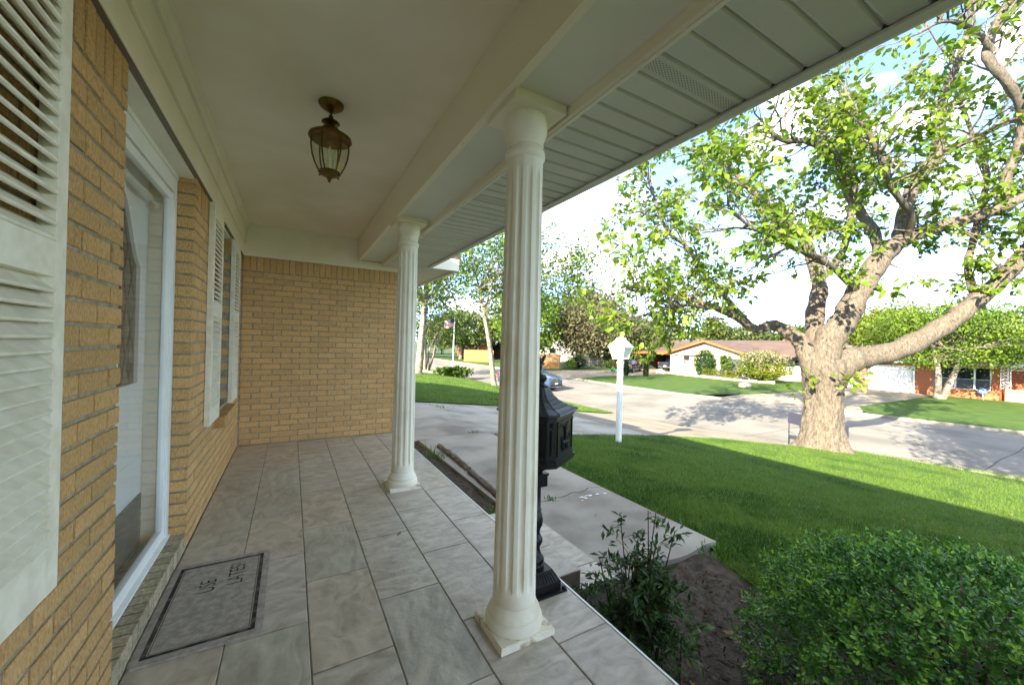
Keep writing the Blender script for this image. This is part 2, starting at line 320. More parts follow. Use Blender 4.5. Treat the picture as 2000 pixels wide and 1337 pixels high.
kerb('kerb', (38.5, 90), xf, -1, 'far kerb along the distant lawn past the side street')
# far side lawns and drives
FL = lambda X, Y: -1.765+0*X
strip('far_lawn', m_lawnfar, np.linspace(-40, 9.2, 50), lambda y: float(xf(y))+.1+(max(0, y-7.6)**2)*1.2, lambda y: 42.5, 20, FL, label='lawn of the brick house with garage, shaded in patches', cat='lawn', **st)
strip('far_lawn', m_lawnfar, np.linspace(14.6, 29.3, 40), lambda y: float(xf(y))+.1+(max(0, 16.5-y)**2)*1.6+max(0, y-27.3)**2*1.2, lambda y: float(np.interp(y, [14, 18, 22, 28, 30], [40, 46, 40, 40, 37])), 20, FL, label='lawn of the house with orange roof trim', cat='lawn', **st)
strip('far_lawn', m_lawnfar, np.linspace(37.5, 110, 50), lambda y: float(xf(y))+.1, lambda y: 70, 20, FL, label='distant lawn past the side street', cat='lawn', **st)
strip('far_driveway', m_conc2, np.linspace(8.4, 15.2, 20), lambda y: float(xf(y))-.05, lambda y: 43, 40, lambda X, Y: -1.79-.107*np.clip((27.2-X)/2.2, 0, 1), label='sunlit driveway leading to two white garage doors', cat='driveway', **st)
strip('side_street', m_conc2, np.linspace(27.6, 38.8, 20), lambda y: float(xf(y))-.05, lambda y: 52, 40, lambda X, Y: -1.795-.102*np.clip((25.4-X)/1.8, 0, 1), label='pale concrete side street by the parked dark sedan', cat='road', **st)
# walkway
wk = thing('walkway', 'pale concrete walkway from the porch steps to the driveway', 'walkway', kind='structure')
def wslab(y0, y1, d0, d1):
    return slab('slab', m_conc, np.linspace(2.44, 3.78, 16), lambda x: y0+d0(x), lambda x: y1+d1(x), 14, lambda X, Y: -.402+.004*np.sin(X*2+Y), wk)
z0 = lambda x: 0; jg = lambda x: .10*(x-3.1)+.02*math.sin(x*23)+.015*math.sin(x*51)
wslab(2.02, 3.42, lambda x: .02*math.sin(x*9), jg); wslab(3.435, 6.55, jg, lambda x: float(drive_near(x))-6.58)

# ------------------------------------------------------------------ porch floor and steps
PX = 1.827
pf = box('porch_floor', m_grout, None, -.1, PX-.004, -3.0, 5.49, -.62, -.006, label='porch floor of grey green slate tiles in rows', cat='porch floor', kind='structure')
TM = {}
def tile(parent, x0, x1, y0, y1, z, k):
    key = (round(x1-x0, 3), round(y1-y0, 3), k)
    if key not in TM:
        w, l = key[0]/2, key[1]/2; b = .003
        vs = [(-w, -l, -.01), (w, -l, -.01), (w, l, -.01), (-w, l, -.01), (-w, -l, -b), (w, -l, -b), (w, l, -b), (-w, l, -b),
              (-w+b, -l+b, 0), (w-b, -l+b, 0), (w-b, l-b, 0), (-w+b, l-b, 0)]
        fs = [(8, 9, 10, 11)]+[(i, (i+1) % 4, 4+(i+1) % 4, 4+i) for i in range(4)]+[(4+i, 4+(i+1) % 4, 8+(i+1) % 4, 8+i) for i in range(4)]
        TM[key] = MB().add(vs, fs).mesh('tile', (m_tile, m_tile2, m_tile3)[k])
    return link('tile', TM[key], parent, ((x0+x1)/2, (y0+y1)/2, z+random.uniform(-.0008, .0008)))
TW, TL, J = .308, .638, .0045
for c in range(6):
    xa, xb = c*TW+J/2, min((c+1)*TW, PX-.012)-J/2
    o = (.365, .048)[c % 2]; ys = [o+TL*k for k in range(-6, 10)]
    for a, b in zip(ys[:-1], ys[1:]):
        a2, b2 = max(a, -2.95)+J/2, min(b, 5.485)-J/2
        if b2-a2 < .03: continue
        kk = random.choices((0, 1, 2), ((.3, .35, .35) if c < 3 else (.6, .3, .1)))[0]
        tile(pf, xa, xb, a2, b2, 0, kk)
box('edge_strip', m_strip, pf, PX-.0115, PX-.002, -2.95, 5.48, -.012, .0012)
m_riser = mat('riser_tile', '#8c8072', '#6e665b', scale=6, detail=9, rough=.45, bump=.2, bscale=20)
box('riser', m_riser, pf, PX-.003, PX+.006, -2.95, 5.48, -.6, -.013)
for zt, xa, xb in ((-.135, PX+.006, 2.14), (-.27, 2.14, 2.46)):
    s = box('porch_step', m_riser, None, xa+.002, xb-.004, 1.889, 2.85, -.6, zt-.008, label=('upper' if zt > -.2 else 'lower')+' tiled step down from the porch to the walkway', cat='step', kind='structure')
    for y0, y1 in ((1.889, 2.22), (2.225, 2.848)):
        if zt < -.2: y0, y1 = (1.889, 2.10) if y0 < 2 else (2.105, 2.848)
        tile(s, xa+.002, xb-.003, y0, y1, zt, 0)

# ------------------------------------------------------------------ the brick house
HOUSE = thing('brick_house', 'tan brick house with covered porch, white shutters and fluted columns', 'house')
CH = .0683; BL = .1905; BH = .0560; BP = .2032
BM = {}
m_sill = mat('weathered_sill_brick', '#b9aa8c', '#8f846e', scale=70, detail=10, rough=.9, bump=.8, bscale=30, rnd=.15, c3='#a59879')
def brick_mesh(l, h=BH, d=.092, m=None):
    m = m or m_brick; key = (round(l, 2), round(h, 2), m.name); k = random.randrange(3)
    if (key, k) not in BM:
        b = .0025; w = l/2; hh = h/2; j = lambda: random.uniform(-.0012, .0012)
        vs = []
        for yy, ins in ((-d, 0), (-b, 0), (0, b)):
            vs += [(-w+ins+j(), yy, -hh+ins+j()), (w-ins+j(), yy, -hh+ins+j()), (w-ins+j(), yy, hh-ins+j()), (-w+ins+j(), yy, hh-ins+j())]
        fs = [(8, 9, 10, 11)]+[(4*q+i, 4*q+(i+1) % 4, 4*q+4+(i+1) % 4, 4*q+4+i) for q in (0, 1) for i in range(4)]
        fs = [f[::-1] for f in fs]
        BM[(key, k)] = MB().add(vs, fs).mesh('brick', m)
    return BM[(key, k)]
# local brick: length x, outward +y, height z
def lay(parent, a0, a1, k0, k1, put, parity=0, fromend=True):
    for r in range(k0, k1):
        first = BL if (r+parity) % 2 else .0925
        e = a1; L = min(first, a1-a0)
        while e-a0 > .025:
            L = min(L, e-a0); put(parent, (e-L/2), r*CH+.008+BH/2, L, 0)
            e -= L+(BP-BL); L = BL
def put_front(parent, y, z, L, s):
    link('brick', brick_mesh(L), parent, (random.uniform(-.0025, .001), y, z), (random.uniform(-.003, .003), 0, -math.pi/2))
def put_back(parent, x, z, L, s):
    link('brick', brick_mesh(L), parent, (x, 5.49+random.uniform(-.001, .0025), z), (0, random.uniform(-.003, .003), math.pi))
def soldiers(parent, a0, a1, front):
    n = int(round((a1-a0)/.0677)); p = (a1-a0)/n
    for i in range(n):
        c = a0+p*(i+.5)
        if front: link('brick', brick_mesh(.172, .0575), parent, (random.uniform(-.003, .001), c, 2.143), (0, math.pi/2, -math.pi/2))
        else: link('brick', brick_mesh(.172, .0575), parent, (c, 5.49+random.uniform(-.001, .003), 2.143), (math.pi, math.pi/2, 0))
DY0, DY1 = 1.864, 2.976
WA = (-.42, .93); WB = (3.84, 4.56)
def fw(ya, yb, win, par):
    w = MB()
    e = .009
    ia, ib = (0, .014) if ya < 1 else (.014, 0)
    for a, b, z0_, z1_ in ((ya+ia, win[0]-e, 0, 2.6), (win[1]+e, yb-ib, 0, 2.6), (win[0]-e, win[1]+e, 0, .66)):
        w.box(-.09, -.006, a, b, z0_, z1_)
    p = w.build('front_wall', m_mortar, HOUSE, label='tan brick front wall '+('between the large shutter and the storm door' if ya < 1 else 'between the door and the porch end'))
    lay(p, ya, yb, 0, 9, put_front, par)
    lay(p, win[1], yb, 9, 30, put_front, par)
    lay(p, ya, win[0], 9, 30, put_front, par+1)
    soldiers(p, win[1], yb-(.05 if ya < 1 else 0), True); soldiers(p, ya+(.1 if ya > 1 else 0), win[0], True)
    n = int((win[1]-win[0])/.0677)
    for i in range(n):     # sloping rowlock sill
        link('brick', brick_mesh(.115, .0575), p, (.012, win[0]+(i+.5)*(win[1]-win[0])/n, .632), (math.pi/2, 0, 0), )
    return p
W1 = fw(-1.4, DY0-.001, WA, 0); W2 = fw(DY1+.001, 5.485, WB, 1)
for z in (2.087, 2.155, 2.215):
    for y in (DY0-.025, DY1+.05): link('brick', brick_mesh(.047 if y < 2 else .095), W1 if y < 2 else W2, (0, y, z), (0, 0, -math.pi/2))
BW = box('side_wall', m_mortar, HOUSE, -.02, 1.86, 5.4965, 5.60, -.45, 2.29, label='tan brick wall closing the end of the porch under a soldier course')
for r in range(30):
    e = .012; L = BL if r % 2 else .0925+.012
    while 1.85-e > .03:
        L = min(L, 1.85-e); put_back(BW, e+L/2, r*CH+.008+BH/2, L, 0); e += L+(BP-BL); L = BL
soldiers(BW, .012, 1.747, False)
for z in (2.087, 2.155, 2.215): link('brick', brick_mesh(.1), BW, (1.80, 5.49, z), (0, 0, math.pi))
# rowlock sill under the door
for i in range(16):
    link('brick', brick_mesh(.088, .0585, .1, m_sill), W2, (.0+random.uniform(-.003, .003), DY0+.035+i*.0694, .046), (math.pi/2, math.pi/2, math.pi/2) if False else (0, math.pi/2, -math.pi/2))
box('door_threshold', m_mortar, HOUSE, -.30, -.09, DY0, DY1, -.05, .088)
# hidden wing, back walls and roof keep the sun off the porch
wing = box('wing_wall', m_brick, HOUSE, 1.75, 1.85, 5.605, 14.0, -.6, 2.28)
box('rear_wall', m_brick, HOUSE, -9, -8.9, -7, 14.0, -.6, 2.3); box('end_wall', m_brick, HOUSE, -8.9, 1.74, 13.9, 14.0, -.6, 2.28)
box('end_wall', m_brick, HOUSE, -8.9, -.1, -7, -6.9, -.6, 2.28); box('front_wall', m_brick, HOUSE, -.1, 0, -6.9, -1.41, -.6, 2.6)
rf = MB(); rz = 4.65; E0 = 2.37
rf.prism([(2.15, 2.31), (2.15, 2.56), (-3.5, rz), (-9.4, 2.56), (-9.4, 2.31), (-3.5, rz-.12)], -7.4, 14.4, axis=1)
m_shingle = mat('roof_shingle', '#5d5148', '#463d37', scale=12, rough=.95, bump=.5, bscale=30)
rf.build('roof', m_shingle, HOUSE)
box('roof', m_shingle, HOUSE, 1.6, 2.60, 5.17, 14.4, 2.435, 2.50, label='brown shingle edge of the wing roof')
# frieze, mouldings, ceiling
box('ceiling', m_ceil, HOUSE, 0, 1.27, -3.0, 5.49, 2.602, 2.64, label='cream painted porch ceiling')
tm = MB(); tm.box(-.008, .020, -3, 5.478, 2.228, 2.372); tm.build('frieze_board', m_cream, HOUSE)
tm = MB(); tm.box(-.008, .034, -3, 5.474, 2.374, 2.53); tm.build('frieze_board', m_cream, HOUSE)
mo = MB(); mo.prism([(.0, 2.531), (.050, 2.531), (.054, 2.545), (.046, 2.552), (.052, 2.572), (.066, 2.586), (.070, 2.601), (0, 2.601)], -3, 5.472, axis=1)
mo.build('crown_moulding', m_cream, HOUSE)
box('flashing', mat('brown_metal', '#7d7468', None, rough=.5), HOUSE, -.008, .017, -3, 5.47, 2.2235, 2.2275)
bf = MB(); bf.box(.02, 1.262, 5.472, 5.497, 2.228, 2.601); bf.box(1.585, 1.86, 5.473, 5.497, 2.228, 2.289); bf.box(1.262, 1.585, 5.474, 5.497, 2.228, 2.33)
bf.build('frieze_board', m_cream, HOUSE, label='cream board between the end wall and the ceiling')
# door recess head
box('recess_soffit', m_white, HOUSE, -.30, -.009, DY0-.0, DY1, 2.212, 2.227)
# box beam
bm = thing('beam', None, None); bm.parent = HOUSE
box('inner_board', m_beam, bm, 1.262, 1.284, -3, 5.4725, 2.318, 2.605)
box('lip', m_beam, bm, 1.2845, 1.300, -3, 5.4715, 2.322, 2.337)
box('underside', mat('beam_underside', '#e3e2d2', '#d9d9c8', scale=1.4, rough=.5, bump=.06, bscale=40), bm, 1.2845, 1.5645, -3, 5.473, 2.335, 2.36)
box('outer_board', m_beam, bm, 1.565, 1.583, -3, 5.4722, 2.288, 2.38)
box('trim_strip', m_white, bm, 1.5835, 1.600, -3, 5.471, 2.282, 2.300)
# soffit panels
sf = thing('soffit', None, None); sf.parent = HOUSE; sf['label'] = 'pale grey metal soffit panels under the eave'
m_vent = mat('soffit_vent', '#d3d5cc', '#c9cbc1', scale=2, rough=.5)
t = m_vent.node_tree; b = t.nodes['Principled BSDF']; src = b.inputs['Base Color'].links[0].from_socket
tcn = t.nodes.new('ShaderNodeTexCoord'); sp = t.nodes.new('ShaderNodeSeparateXYZ'); t.links.new(tcn.outputs['Object'], sp.inputs[0])
def mnode(op, a, b_=None):
    n = t.nodes.new('ShaderNodeMath'); n.operation = op
    for i, q in enumerate((a, b_)):
        if q is None: continue
        if isinstance(q, (int, float)): n.inputs[i].default_value = q
        else: t.links.new(q, n.inputs[i])
    return n.outputs[0]
HP = .0095
row = mnode('FLOOR', mnode('DIVIDE', sp.outputs[0], HP)); par = mnode('MULTIPLY', mnode('MODULO', mnode('ABSOLUTE', row), 2.0), .5)
fx = mnode('SUBTRACT', mnode('FRACT', mnode('DIVIDE', sp.outputs[0], HP)), .5)
fy = mnode('SUBTRACT', mnode('FRACT', mnode('ADD', mnode('DIVIDE', sp.outputs[1], HP*1.15), par)), .5)
rr = mnode('SQRT', mnode('ADD', mnode('MULTIPLY', fx, fx), mnode('MULTIPLY', fy, fy)))
hole = mnode('MULTIPLY', mnode('LESS_THAN', rr, .24), mnode('LESS_THAN', mnode('ABSOLUTE', mnode('SUBTRACT', sp.outputs[1], .054)), .026))
mxn = t.nodes.new('ShaderNodeMixRGB'); mxn.inputs[2].default_value = (.01, .01, .009, 1); t.links.new(hole, mxn.inputs[0]); t.links.new(src, mxn.inputs[1]); t.links.new(mxn.outputs[0], b.inputs['Base Color'])
def panel_mesh(w, x0, x1, m):
    p = MB(); pr = [(0, .012), (.004, .012), (.010, 0), (w-.012, 0), (w-.004, .005), (w, .012)]
    vs = [(x0, a, b_) for a, b_ in pr]+[(x1, a, b_) for a, b_ in pr]; n = len(pr)
    return p.add(vs, [(i, i+1, n+i+1, n+i) for i in range(n-1)]).mesh('soffit_panel', m)
PW = .1075
pm_ = panel_mesh(PW, 1.60, 2.105, m_soffit); pv_ = panel_mesh(PW, 1.60, 2.105, m_vent); pw_ = panel_mesh(PW, 1.852, 2.50, m_soffit)
y = .913+PW-.004-28*PW; k = 0
while y < 5.17-PW:
    v = abs(y-.915) < .05 or abs(y-(.915+14*PW)) < .05 or abs(y-(.915-14*PW)) < .05
    if abs(y-.915) < .05: pass
    link('soffit_panel', pv_ if v else pm_, sf, (0, y, 2.288)); y += PW; k += 1
yend = y
while y < 9.6: link('soffit_panel', pw_, sf, (0, y+.02, 2.288)); y += PW
box('soffit_panel', m_soffit, sf, 1.852, 2.50, y+.02, 14.3, 2.289, 2.30)
box('soffit_panel', m_soffit, sf, 1.60, 1.852, yend+.02, 5.474, 2.290, 2.302)
ch = MB(); ch.box(2.100, 2.142, -7.3, yend, 2.272, 2.283); ch.box(2.134, 2.142, -7.3, yend, 2.283, 2.315); ch.build('edge_channel', m_soffit, sf)
box('fascia', m_white, HOUSE, 2.143, 2.158, -7.4, yend, 2.275, 2.555)
ch = MB(); ch.box(2.492, 2.528, yend+.02, 14.3, 2.272, 2.283); ch.build('edge_channel', m_soffit, sf)
box('fascia', m_white, HOUSE, 2.529, 2.545, yend+.002, 14.4, 2.272, 2.435)
box('fascia', m_white, HOUSE, 2.1435, 2.5285, yend+.001, yend+.018, 2.272, 2.434, label='white fascia board facing the porch at the wing eave')
# columns
def column(x, y, label):
    c = thing('column', None, None, (x, y, 0)); c.parent = HOUSE; c['label'] = label
    pl = MB(); a = .133
    pl.prism([(-a, -a), (a, -a), (a, a), (-a, a)], 0, .026); pl.prism([(-a+.004, -a+.004), (a-.004, -a+.004), (a-.004, a-.004), (-a+.004, a-.004)], .026, .030)
    pl.build('plinth', m_worn, c)
    MB().lathe([(.126, .030), (.129, .042), (.128, .060), (.121, .072), (.117, .075), (.119, .083), (.115, .094), (.108, .103), (.103, .115), (.099, .130)], 48).build('base_moulding', m_col, c, smooth=True)
    sh = MB(); n = 192; NF = 12; prof = []
    zs = [.128, .18, .195, .205, .215, .225, .24, .26]+list(np.linspace(.4, 1.9, 9))+[2.0, 2.02, 2.035, 2.045, 2.06, 2.10]
    def wob(r, z, ang):
        f = max(0., min(1., (z-.195)/.045))*max(0., min(1., (2.05-z)/.045)); f = math.sqrt(f)
        u = (ang*NF/(2*math.pi)) % 1.0; d = abs(u-.5)/.5
        g = math.sqrt(max(0, 1-(d/.56)**2)) if d < .56 else 0
        return r-f*.0125*g
    for z in zs: prof.append((.0965-.0145*(z/2.1)**1.3, z))
    sh.lathe(prof, n, wob=wob).build('shaft', m_col, c, smooth=True)
    MB().lathe([(.082, 2.10), (.089, 2.108), (.092, 2.122), (.089, 2.138), (.083, 2.146), (.080, 2.149), (.080, 2.152), (.083, 2.154), (.083, 2.185), (.086, 2.196), (.094, 2.212), (.099, 2.24), (.099, 2.262), (.095, 2.292)], 48).build('capital', m_col, c, smooth=True)
    b = MB(); b.prism([(-.13, -.13), (.13, -.13), (.13, .13), (-.13, .13)], 2.292, 2.3345); b.build('abacus', m_worn if False else m_cream, c)
    return c
column(1.424, 1.507, 'cream fluted porch column standing beside the black mailbox, chipped plinth')
column(1.398, 3.43, 'cream fluted porch column standing beside the soil strip and brick end wall')
# shutters
SLAT = {}
def shutter(y0, y1, z0, z1, label, mid):
    s = thing('shutter', None, None); s.parent = HOUSE; s['label'] = label
    t0, t1 = .002, .034; sw = .052
    box('stile', m_shut, s, t0, t1, y0, y0+sw, z0, z1); box('stile', m_shut, s, t0, t1, y1-sw, y1, z0, z1)
    for a, b in ((z0, z0+.115), mid, (z1-.09, z1)): box('rail', m_shut, s, t0+.001, t1-.001, y0+sw, y1-sw, a, b)
    key = round(y1-y0, 3)
    if key not in SLAT:
        l = (y1-y0)/2-sw; a = R(41); h = .0255; th = .0048
        pts = []
        for u, w in ((-h, -th), (h, -th), (h+.002, 0), (h, th), (-h, th), (-h-.002, 0)): pts.append((u*math.cos(a)*-1-w*math.sin(a)*-1*-1, u*math.sin(a)-w*math.cos(a)*-1))
        pts = [(-(u*math.cos(a))+w*math.sin(a), u*math.sin(a)+w*math.cos(a)) for u, w in ((-h, -th), (h, -th), (h+.002, 0), (h, th), (-h, th), (-h-.002, 0))]
        SLAT[key] = MB().prism(pts, -l, l, axis=1).mesh('slat', m_shut)
    for a, b in ((z0+.115, mid[0]), (mid[1], z1-.09)):
        n = int(round((b-a)/.0355))
        for i in range(n): link('slat', SLAT[key], s, (.0165, (y0+y1)/2, a+(i+.5)*(b-a)/n))
    return s
shutter(.945, 1.372, .655, 2.20, 'large louvered cream shutter on the brick beside the storm door', (1.405, 1.49))
shutter(-.86, -.43, .655, 2.20, 'louvered cream shutter at the open end of the porch', (1.405, 1.49))
shutter(3.405, 3.835, .640, 2.215, 'louvered cream shutter between the storm door and the window', (1.42, 1.52))
shutter(4.565, 5.0, .640, 2.215, 'louvered cream shutter next to the end wall', (1.42, 1.52))
# windows
def window(y0, y1, label):
    w = thing('window', None, None); w.parent = HOUSE; w['label'] = label
    f = MB(); x0, x1 = -.10, -.055; t_ = .035
    f.box(x0, x1, y0, y0+t_, .665, 2.20); f.box(x0, x1, y1-t_, y1, .665, 2.20); f.box(x0+.001, x1-.001, y0+t_, y1-t_, .665, .70); f.box(x0+.001, x1-.001, y0+t_, y1-t_, 2.165, 2.20)
    f.box(x0+.001, x1-.001, y0+t_, y1-t_, 1.42, 1.455); f.build('frame', mat('aluminium', '#b9bcba', '#a9acaa', scale=6, rough=.35, metal=.5), w)
    box('pane', m_dark, w, -.094, -.088, y0+t_, y1-t_, 1.455, 2.165); box('screen', m_screen, w, -.082, -.078, y0+t_, y1-t_, .70, 1.42)
    box('lintel', m_white, w, -.10, -.008, y0, y1, 2.203, 2.226)
    return w
window(*WA, 'window with dark panes at the open end of the porch'); window(*WB, 'dark double hung window between louvered shutters')
# front door and storm door
dr = thing('front_door', None, None); dr.parent = HOUSE; dr['label'] = 'white front door with curved leaded glass behind the storm door'
xd = -.19
sl = MB(); sl.box(xd-.045, xd, 1.95, 2.89, .10, 2.13); sl.build('slab', m_door, dr)
def arch_poly(y0, y1, z0, zs, zt, n=16):
    p = [(y0, z0), (y1, z0), (y1, zs)]
    for i in range(n+1):
        u = i/n; yy = y1+(y0-y1)*u; s = math.sin(math.pi*u); p.append((yy, zs+.02+(zt-zs)*(s**1.7)))
    p.append((y0, zs)); return p
def ring(outer, inner, x0, x1):
    n = len(outer); mb = MB()
    for x in (x0, x1):
        for y, z in outer: mb.v.append((x, y, z))
        for y, z in inner: mb.v.append((x, y, z))
    for i in range(n):
        j = (i+1) % n
        mb.f += [(2*n+i, 2*n+j, 3*n+j, 3*n+i), (i, 2*n+i, 2*n+j, j), (n+i, n+j, 3*n+j, 3*n+i)]
    return mb
ring(arch_poly(2.10, 2.745, .98, 1.62, 1.98), arch_poly(2.145, 2.70, 1.025, 1.61, 1.93), xd, xd+.022).build('glass_frame', m_door, dr)
gp = MB(); gp.prism(arch_poly(2.145, 2.70, 1.025, 1.61, 1.93), xd+.002, xd+.007, axis=0); gp.build('leaded_glass', mat('leaded_glass', '#4c504d', '#363b39', scale=8, rough=.15, spec=.6), dr)
cm = MB()
for i in range(-8, 14):
    for sg in (1, -1):
        pts = []
        for z in np.linspace(1.03, 1.90, 28):
            yy = 2.42+(i-2.5)*.11+sg*(z-1.43)*.42
            lim = 1.61+.02+(1.93-1.61)*(max(0, math.sin(math.pi*min(1, max(0, (yy-2.145)/.55))))**1.7)
            if 2.15 < yy < 2.69 and z < lim: pts.append((xd+.009, yy, z))
        if len(pts) > 2: cm.tube([pts[0], pts[-1]], .003, 4)
cm.build('caming', mat('lead_caming', '#8d8f8b', None, rough=.4, metal=.6), dr)
box('kick_plate', mat('kick_plate', '#6f6c64', '#565349', scale=9, rough=.35, metal=.3), dr, xd+.001, xd+.008, 1.97, 2.87, .12, .40)
fr = MB()
for a, b in ((DY0+.002, 1.945), (2.895, DY1-.002)): fr.box(-.29, -.13, a, b, .088, 2.21)
fr.box(-.29, -.13, 1.945, 2.895, 2.135, 2.209); fr.build('door_frame', m_white, HOUSE)
sd = thing('storm_door', None, None); sd.parent = HOUSE; sd['label'] = 'full view glass storm door in a white metal frame'
f = MB()
for a, b in ((DY0+.002, DY0+.052), (DY1-.052, DY1-.002)): f.box(-.13, -.085, a, b, .09, 2.19)
f.box(-.129, -.086, DY0+.052, DY1-.052, 2.10, 2.185); f.box(-.129, -.080, DY0+.002, DY1-.002, 2.186, 2.211); f.build('outer_frame', m_vinyl, sd)
f = MB()
for a, b in ((DY0+.054, DY0+.096), (DY1-.096, DY1-.054)): f.box(-.122, -.094, a, b, .105, 2.095)
f.box(-.121, -.095, DY0+.096, DY1-.096, 2.05, 2.095); f.box(-.121, -.095, DY0+.096, DY1-.096, .105, .165); f.box(-.135, -.075, DY0+.005, DY1-.005, .089, .104); f.build('door_frame', m_vinyl, sd)
box('glass', m_glass, sd, -.1105, -.1065, DY0+.096, DY1-.096, .165, 2.05)
cl = MB(); cl.tube([(-.148, 2.36, 2.0), (-.148, 2.72, 2.0)], .017, 14); cl.tube([(-.148, 2.72, 2.0), (-.148, 2.86, 2.0)], .006, 8); cl.box(-.16, -.14, 2.85, 2.894, 1.985, 2.015); cl.build('closer', m_vinyl, sd, smooth=True)
hb = MB(); hb.box(-.092, -.076, DY0+.058, DY0+.09, 1.10, 1.26); hb.box(-.076, -.03, DY0+.066, DY0+.082, 1.20, 1.215); hb.box(-.044, -.03, DY0+.066, DY0+.082, 1.12, 1.20); hb.build('handle', m_vinyl, sd)
# ------------------------------------------------------------------ porch light
pl = thing('porch_light', 'aged brass lantern with curved glass panes hanging from the porch ceiling', 'ceiling light', (.685, 2.412, 2.60))
MB().lathe([(.066, 0), (.066, -.008), (.060, -.018), (.040, -.034), (.018, -.046), (.008, -.052)], 28).build('canopy', m_brass, pl, smooth=True)
MB().lathe([(.007, -.05), (.007, -.066), (.012, -.07), (.012, -.078), (.006, -.082), (.006, -.10)], 12).build('stem', m_brass, pl, smooth=True)
MB().lathe([(.010, -.088), (.030, -.094), (.046, -.104), (.048, -.109), (.040, -.113), (.016, -.122), (.022, -.128), (.046, -.143), (.062, -.160), (.068, -.172), (.095, -.178), (.110, -.188), (.113, -.200), (.107, -.207), (.094, -.205)], 36).build('cap', m_brass, pl, smooth=True)
cage = MB(); gl = MB(); NP = 6
bp = [(.096, -.205), (.097, -.25), (.090, -.30), (.076, -.345), (.055, -.388)]
for i in range(NP):
    a0, a1 = 2*math.pi*i/NP, 2*math.pi*(i+1)/NP
    cage.tube([(r*math.cos(a0), r*math.sin(a0), z) for r, z in bp], .0042, 6)
    for (r0, q0), (r1, q1) in zip(bp[:-1], bp[1:]):
        k = .985
        gl.add([(k*r0*math.cos(a0), k*r0*math.sin(a0), q0), (k*r0*math.cos(a1), k*r0*math.sin(a1), q0), (k*r1*math.cos(a1), k*r1*math.sin(a1), q1), (k*r1*math.cos(a0), k*r1*math.sin(a0), q1)], [(0, 1, 2, 3)])
cage.build('cage', m_brass, pl, smooth=True); gl.build('glass_panes', m_lglass, pl)
MB().lathe([(.058, -.385), (.060, -.392), (.050, -.400), (.030, -.410), (.014, -.418), (.012, -.426), (.006, -.432), (.008, -.438), (.002, -.444)], 24).build('bottom_cap', m_brass, pl, smooth=True)
bl = MB()
for i in range(NP): a = 2*math.pi*(i+.5)/NP; bl.lathe([(.001, -.408), (.005, -.404), (.005, -.398), (.001, -.393)], 8, (.055*math.cos(a), .055*math.sin(a), 0))
bl.build('finial_balls', m_brass, pl, smooth=True)
cn = MB()
for i in range(3): a = 2*math.pi*i/3+.4; cn.lathe([(.009, -.39), (.009, -.30), (.007, -.298), (.010, -.285), (.006, -.262), (.001, -.248)], 10, (.026*math.cos(a), .026*math.sin(a), 0))
cn.build('candles', mat('candle_sleeve', '#e6dfc6', None, rough=.5), pl, smooth=True)
# ------------------------------------------------------------------ doormat
dm = thing('doormat', 'worn tan doormat with black border and faded lettering before the storm door', 'doormat', (.222, 2.345, .0015))
def rrect(w, h, r, n=5):
    p = []
    for cx, cy, a0 in ((w-r, h-r, 0), (-w+r, h-r, 90), (-w+r, -h+r, 180), (w-r, -h+r, 270)):
        for i in range(n+1): a = R(a0+90*i/n); p.append((cx+r*math.cos(a), cy+r*math.sin(a)))
    return p
MB().prism(rrect(.218, .375, .025), 0, .009).build('pad', m_mat, dm)
def frame2(w, h, t_, z, m, nm):
    mb = MB()
    mb.add([(-w, -h, z), (w, -h, z), (w, h, z), (-w, h, z), (-w+t_, -h+t_, z), (w-t_, -h+t_, z), (w-t_, h-t_, z), (-w+t_, h-t_, z)], [(i, (i+1) % 4, 4+(i+1) % 4, 4+i) for i in range(4)])
    return mb.build(nm, m, dm)
frame2(.188, .342, .017, .0094, m_matblack, 'border'); frame2(.167, .321, .0035, .0094, m_matfaded, 'border_line')
def text(s, size, loc, rot, m, parent, name='lettering', sx=1.):
    c = bpy.data.curves.new('t', 'FONT'); c.body = s; c.size = size; c.align_x = 'RIGHT'
    o = bpy.data.objects.new('t', c); COL.objects.link(o); bpy.context.view_layer.update()
    me = bpy.data.meshes.new_from_object(o.evaluated_get(bpy.context.evaluated_depsgraph_get())); bpy.data.objects.remove(o)
    me.materials.clear(); me.materials.append(m); me.name = name
    return link(name, me, parent, loc, rot, scale=(sx, 1, 1))
text('LATES?', .098, (.105, .285, .0095), (0, 0, math.pi/2), m_matblack, dm, sx=.72); text('USE', .098, (-.01, .165, .0095), (0, 0, math.pi/2), m_matblack, dm, sx=.72)
# ------------------------------------------------------------------ mailbox
mbx = thing('pedestal_mailbox', 'black cast iron pedestal mailbox with shingled roof at the porch edge', 'mailbox', (1.668, 1.712, 0))
b = MB(); b.box(-.125, .125, -.125, .125, .001, .012); b.build('base_plate', m_iron, mbx)
b = MB(); b.prism([(-.10, -.10), (.10, -.10), (.10, .10), (-.10, .10)], .012, .05)
b.add([(-.10, -.10, .0505), (.10, -.10, .0505), (.10, .10, .0505), (-.10, .10, .0505), (-.066, -.066, .10), (.066, -.066, .10), (.066, .066, .10), (-.066, .066, .10)], [(0, 1, 5, 4), (1, 2, 6, 5), (2, 3, 7, 6), (3, 0, 4, 7), (4, 5, 6, 7)])
for i in range(9):
    for s in (1, -1):
        u = -.07+i*.0175
        b.tube([(u, s*.098, .054), (u*.72, s*.070, .095)], .0045, 5); b.tube([(s*.098, u, .054), (s*.070, u*.72, .095)], .0045, 5)
b.build('base', m_iron, mbx)
b = MB()
for sx in (1, -1):
    for sy in (1, -1): b.lathe([(.011, 0), (.011, .006), (.006, .012), (.001, .013)], 10, (sx*.112, sy*.112, .012))
b.build('bolts', m_iron, mbx, smooth=True)
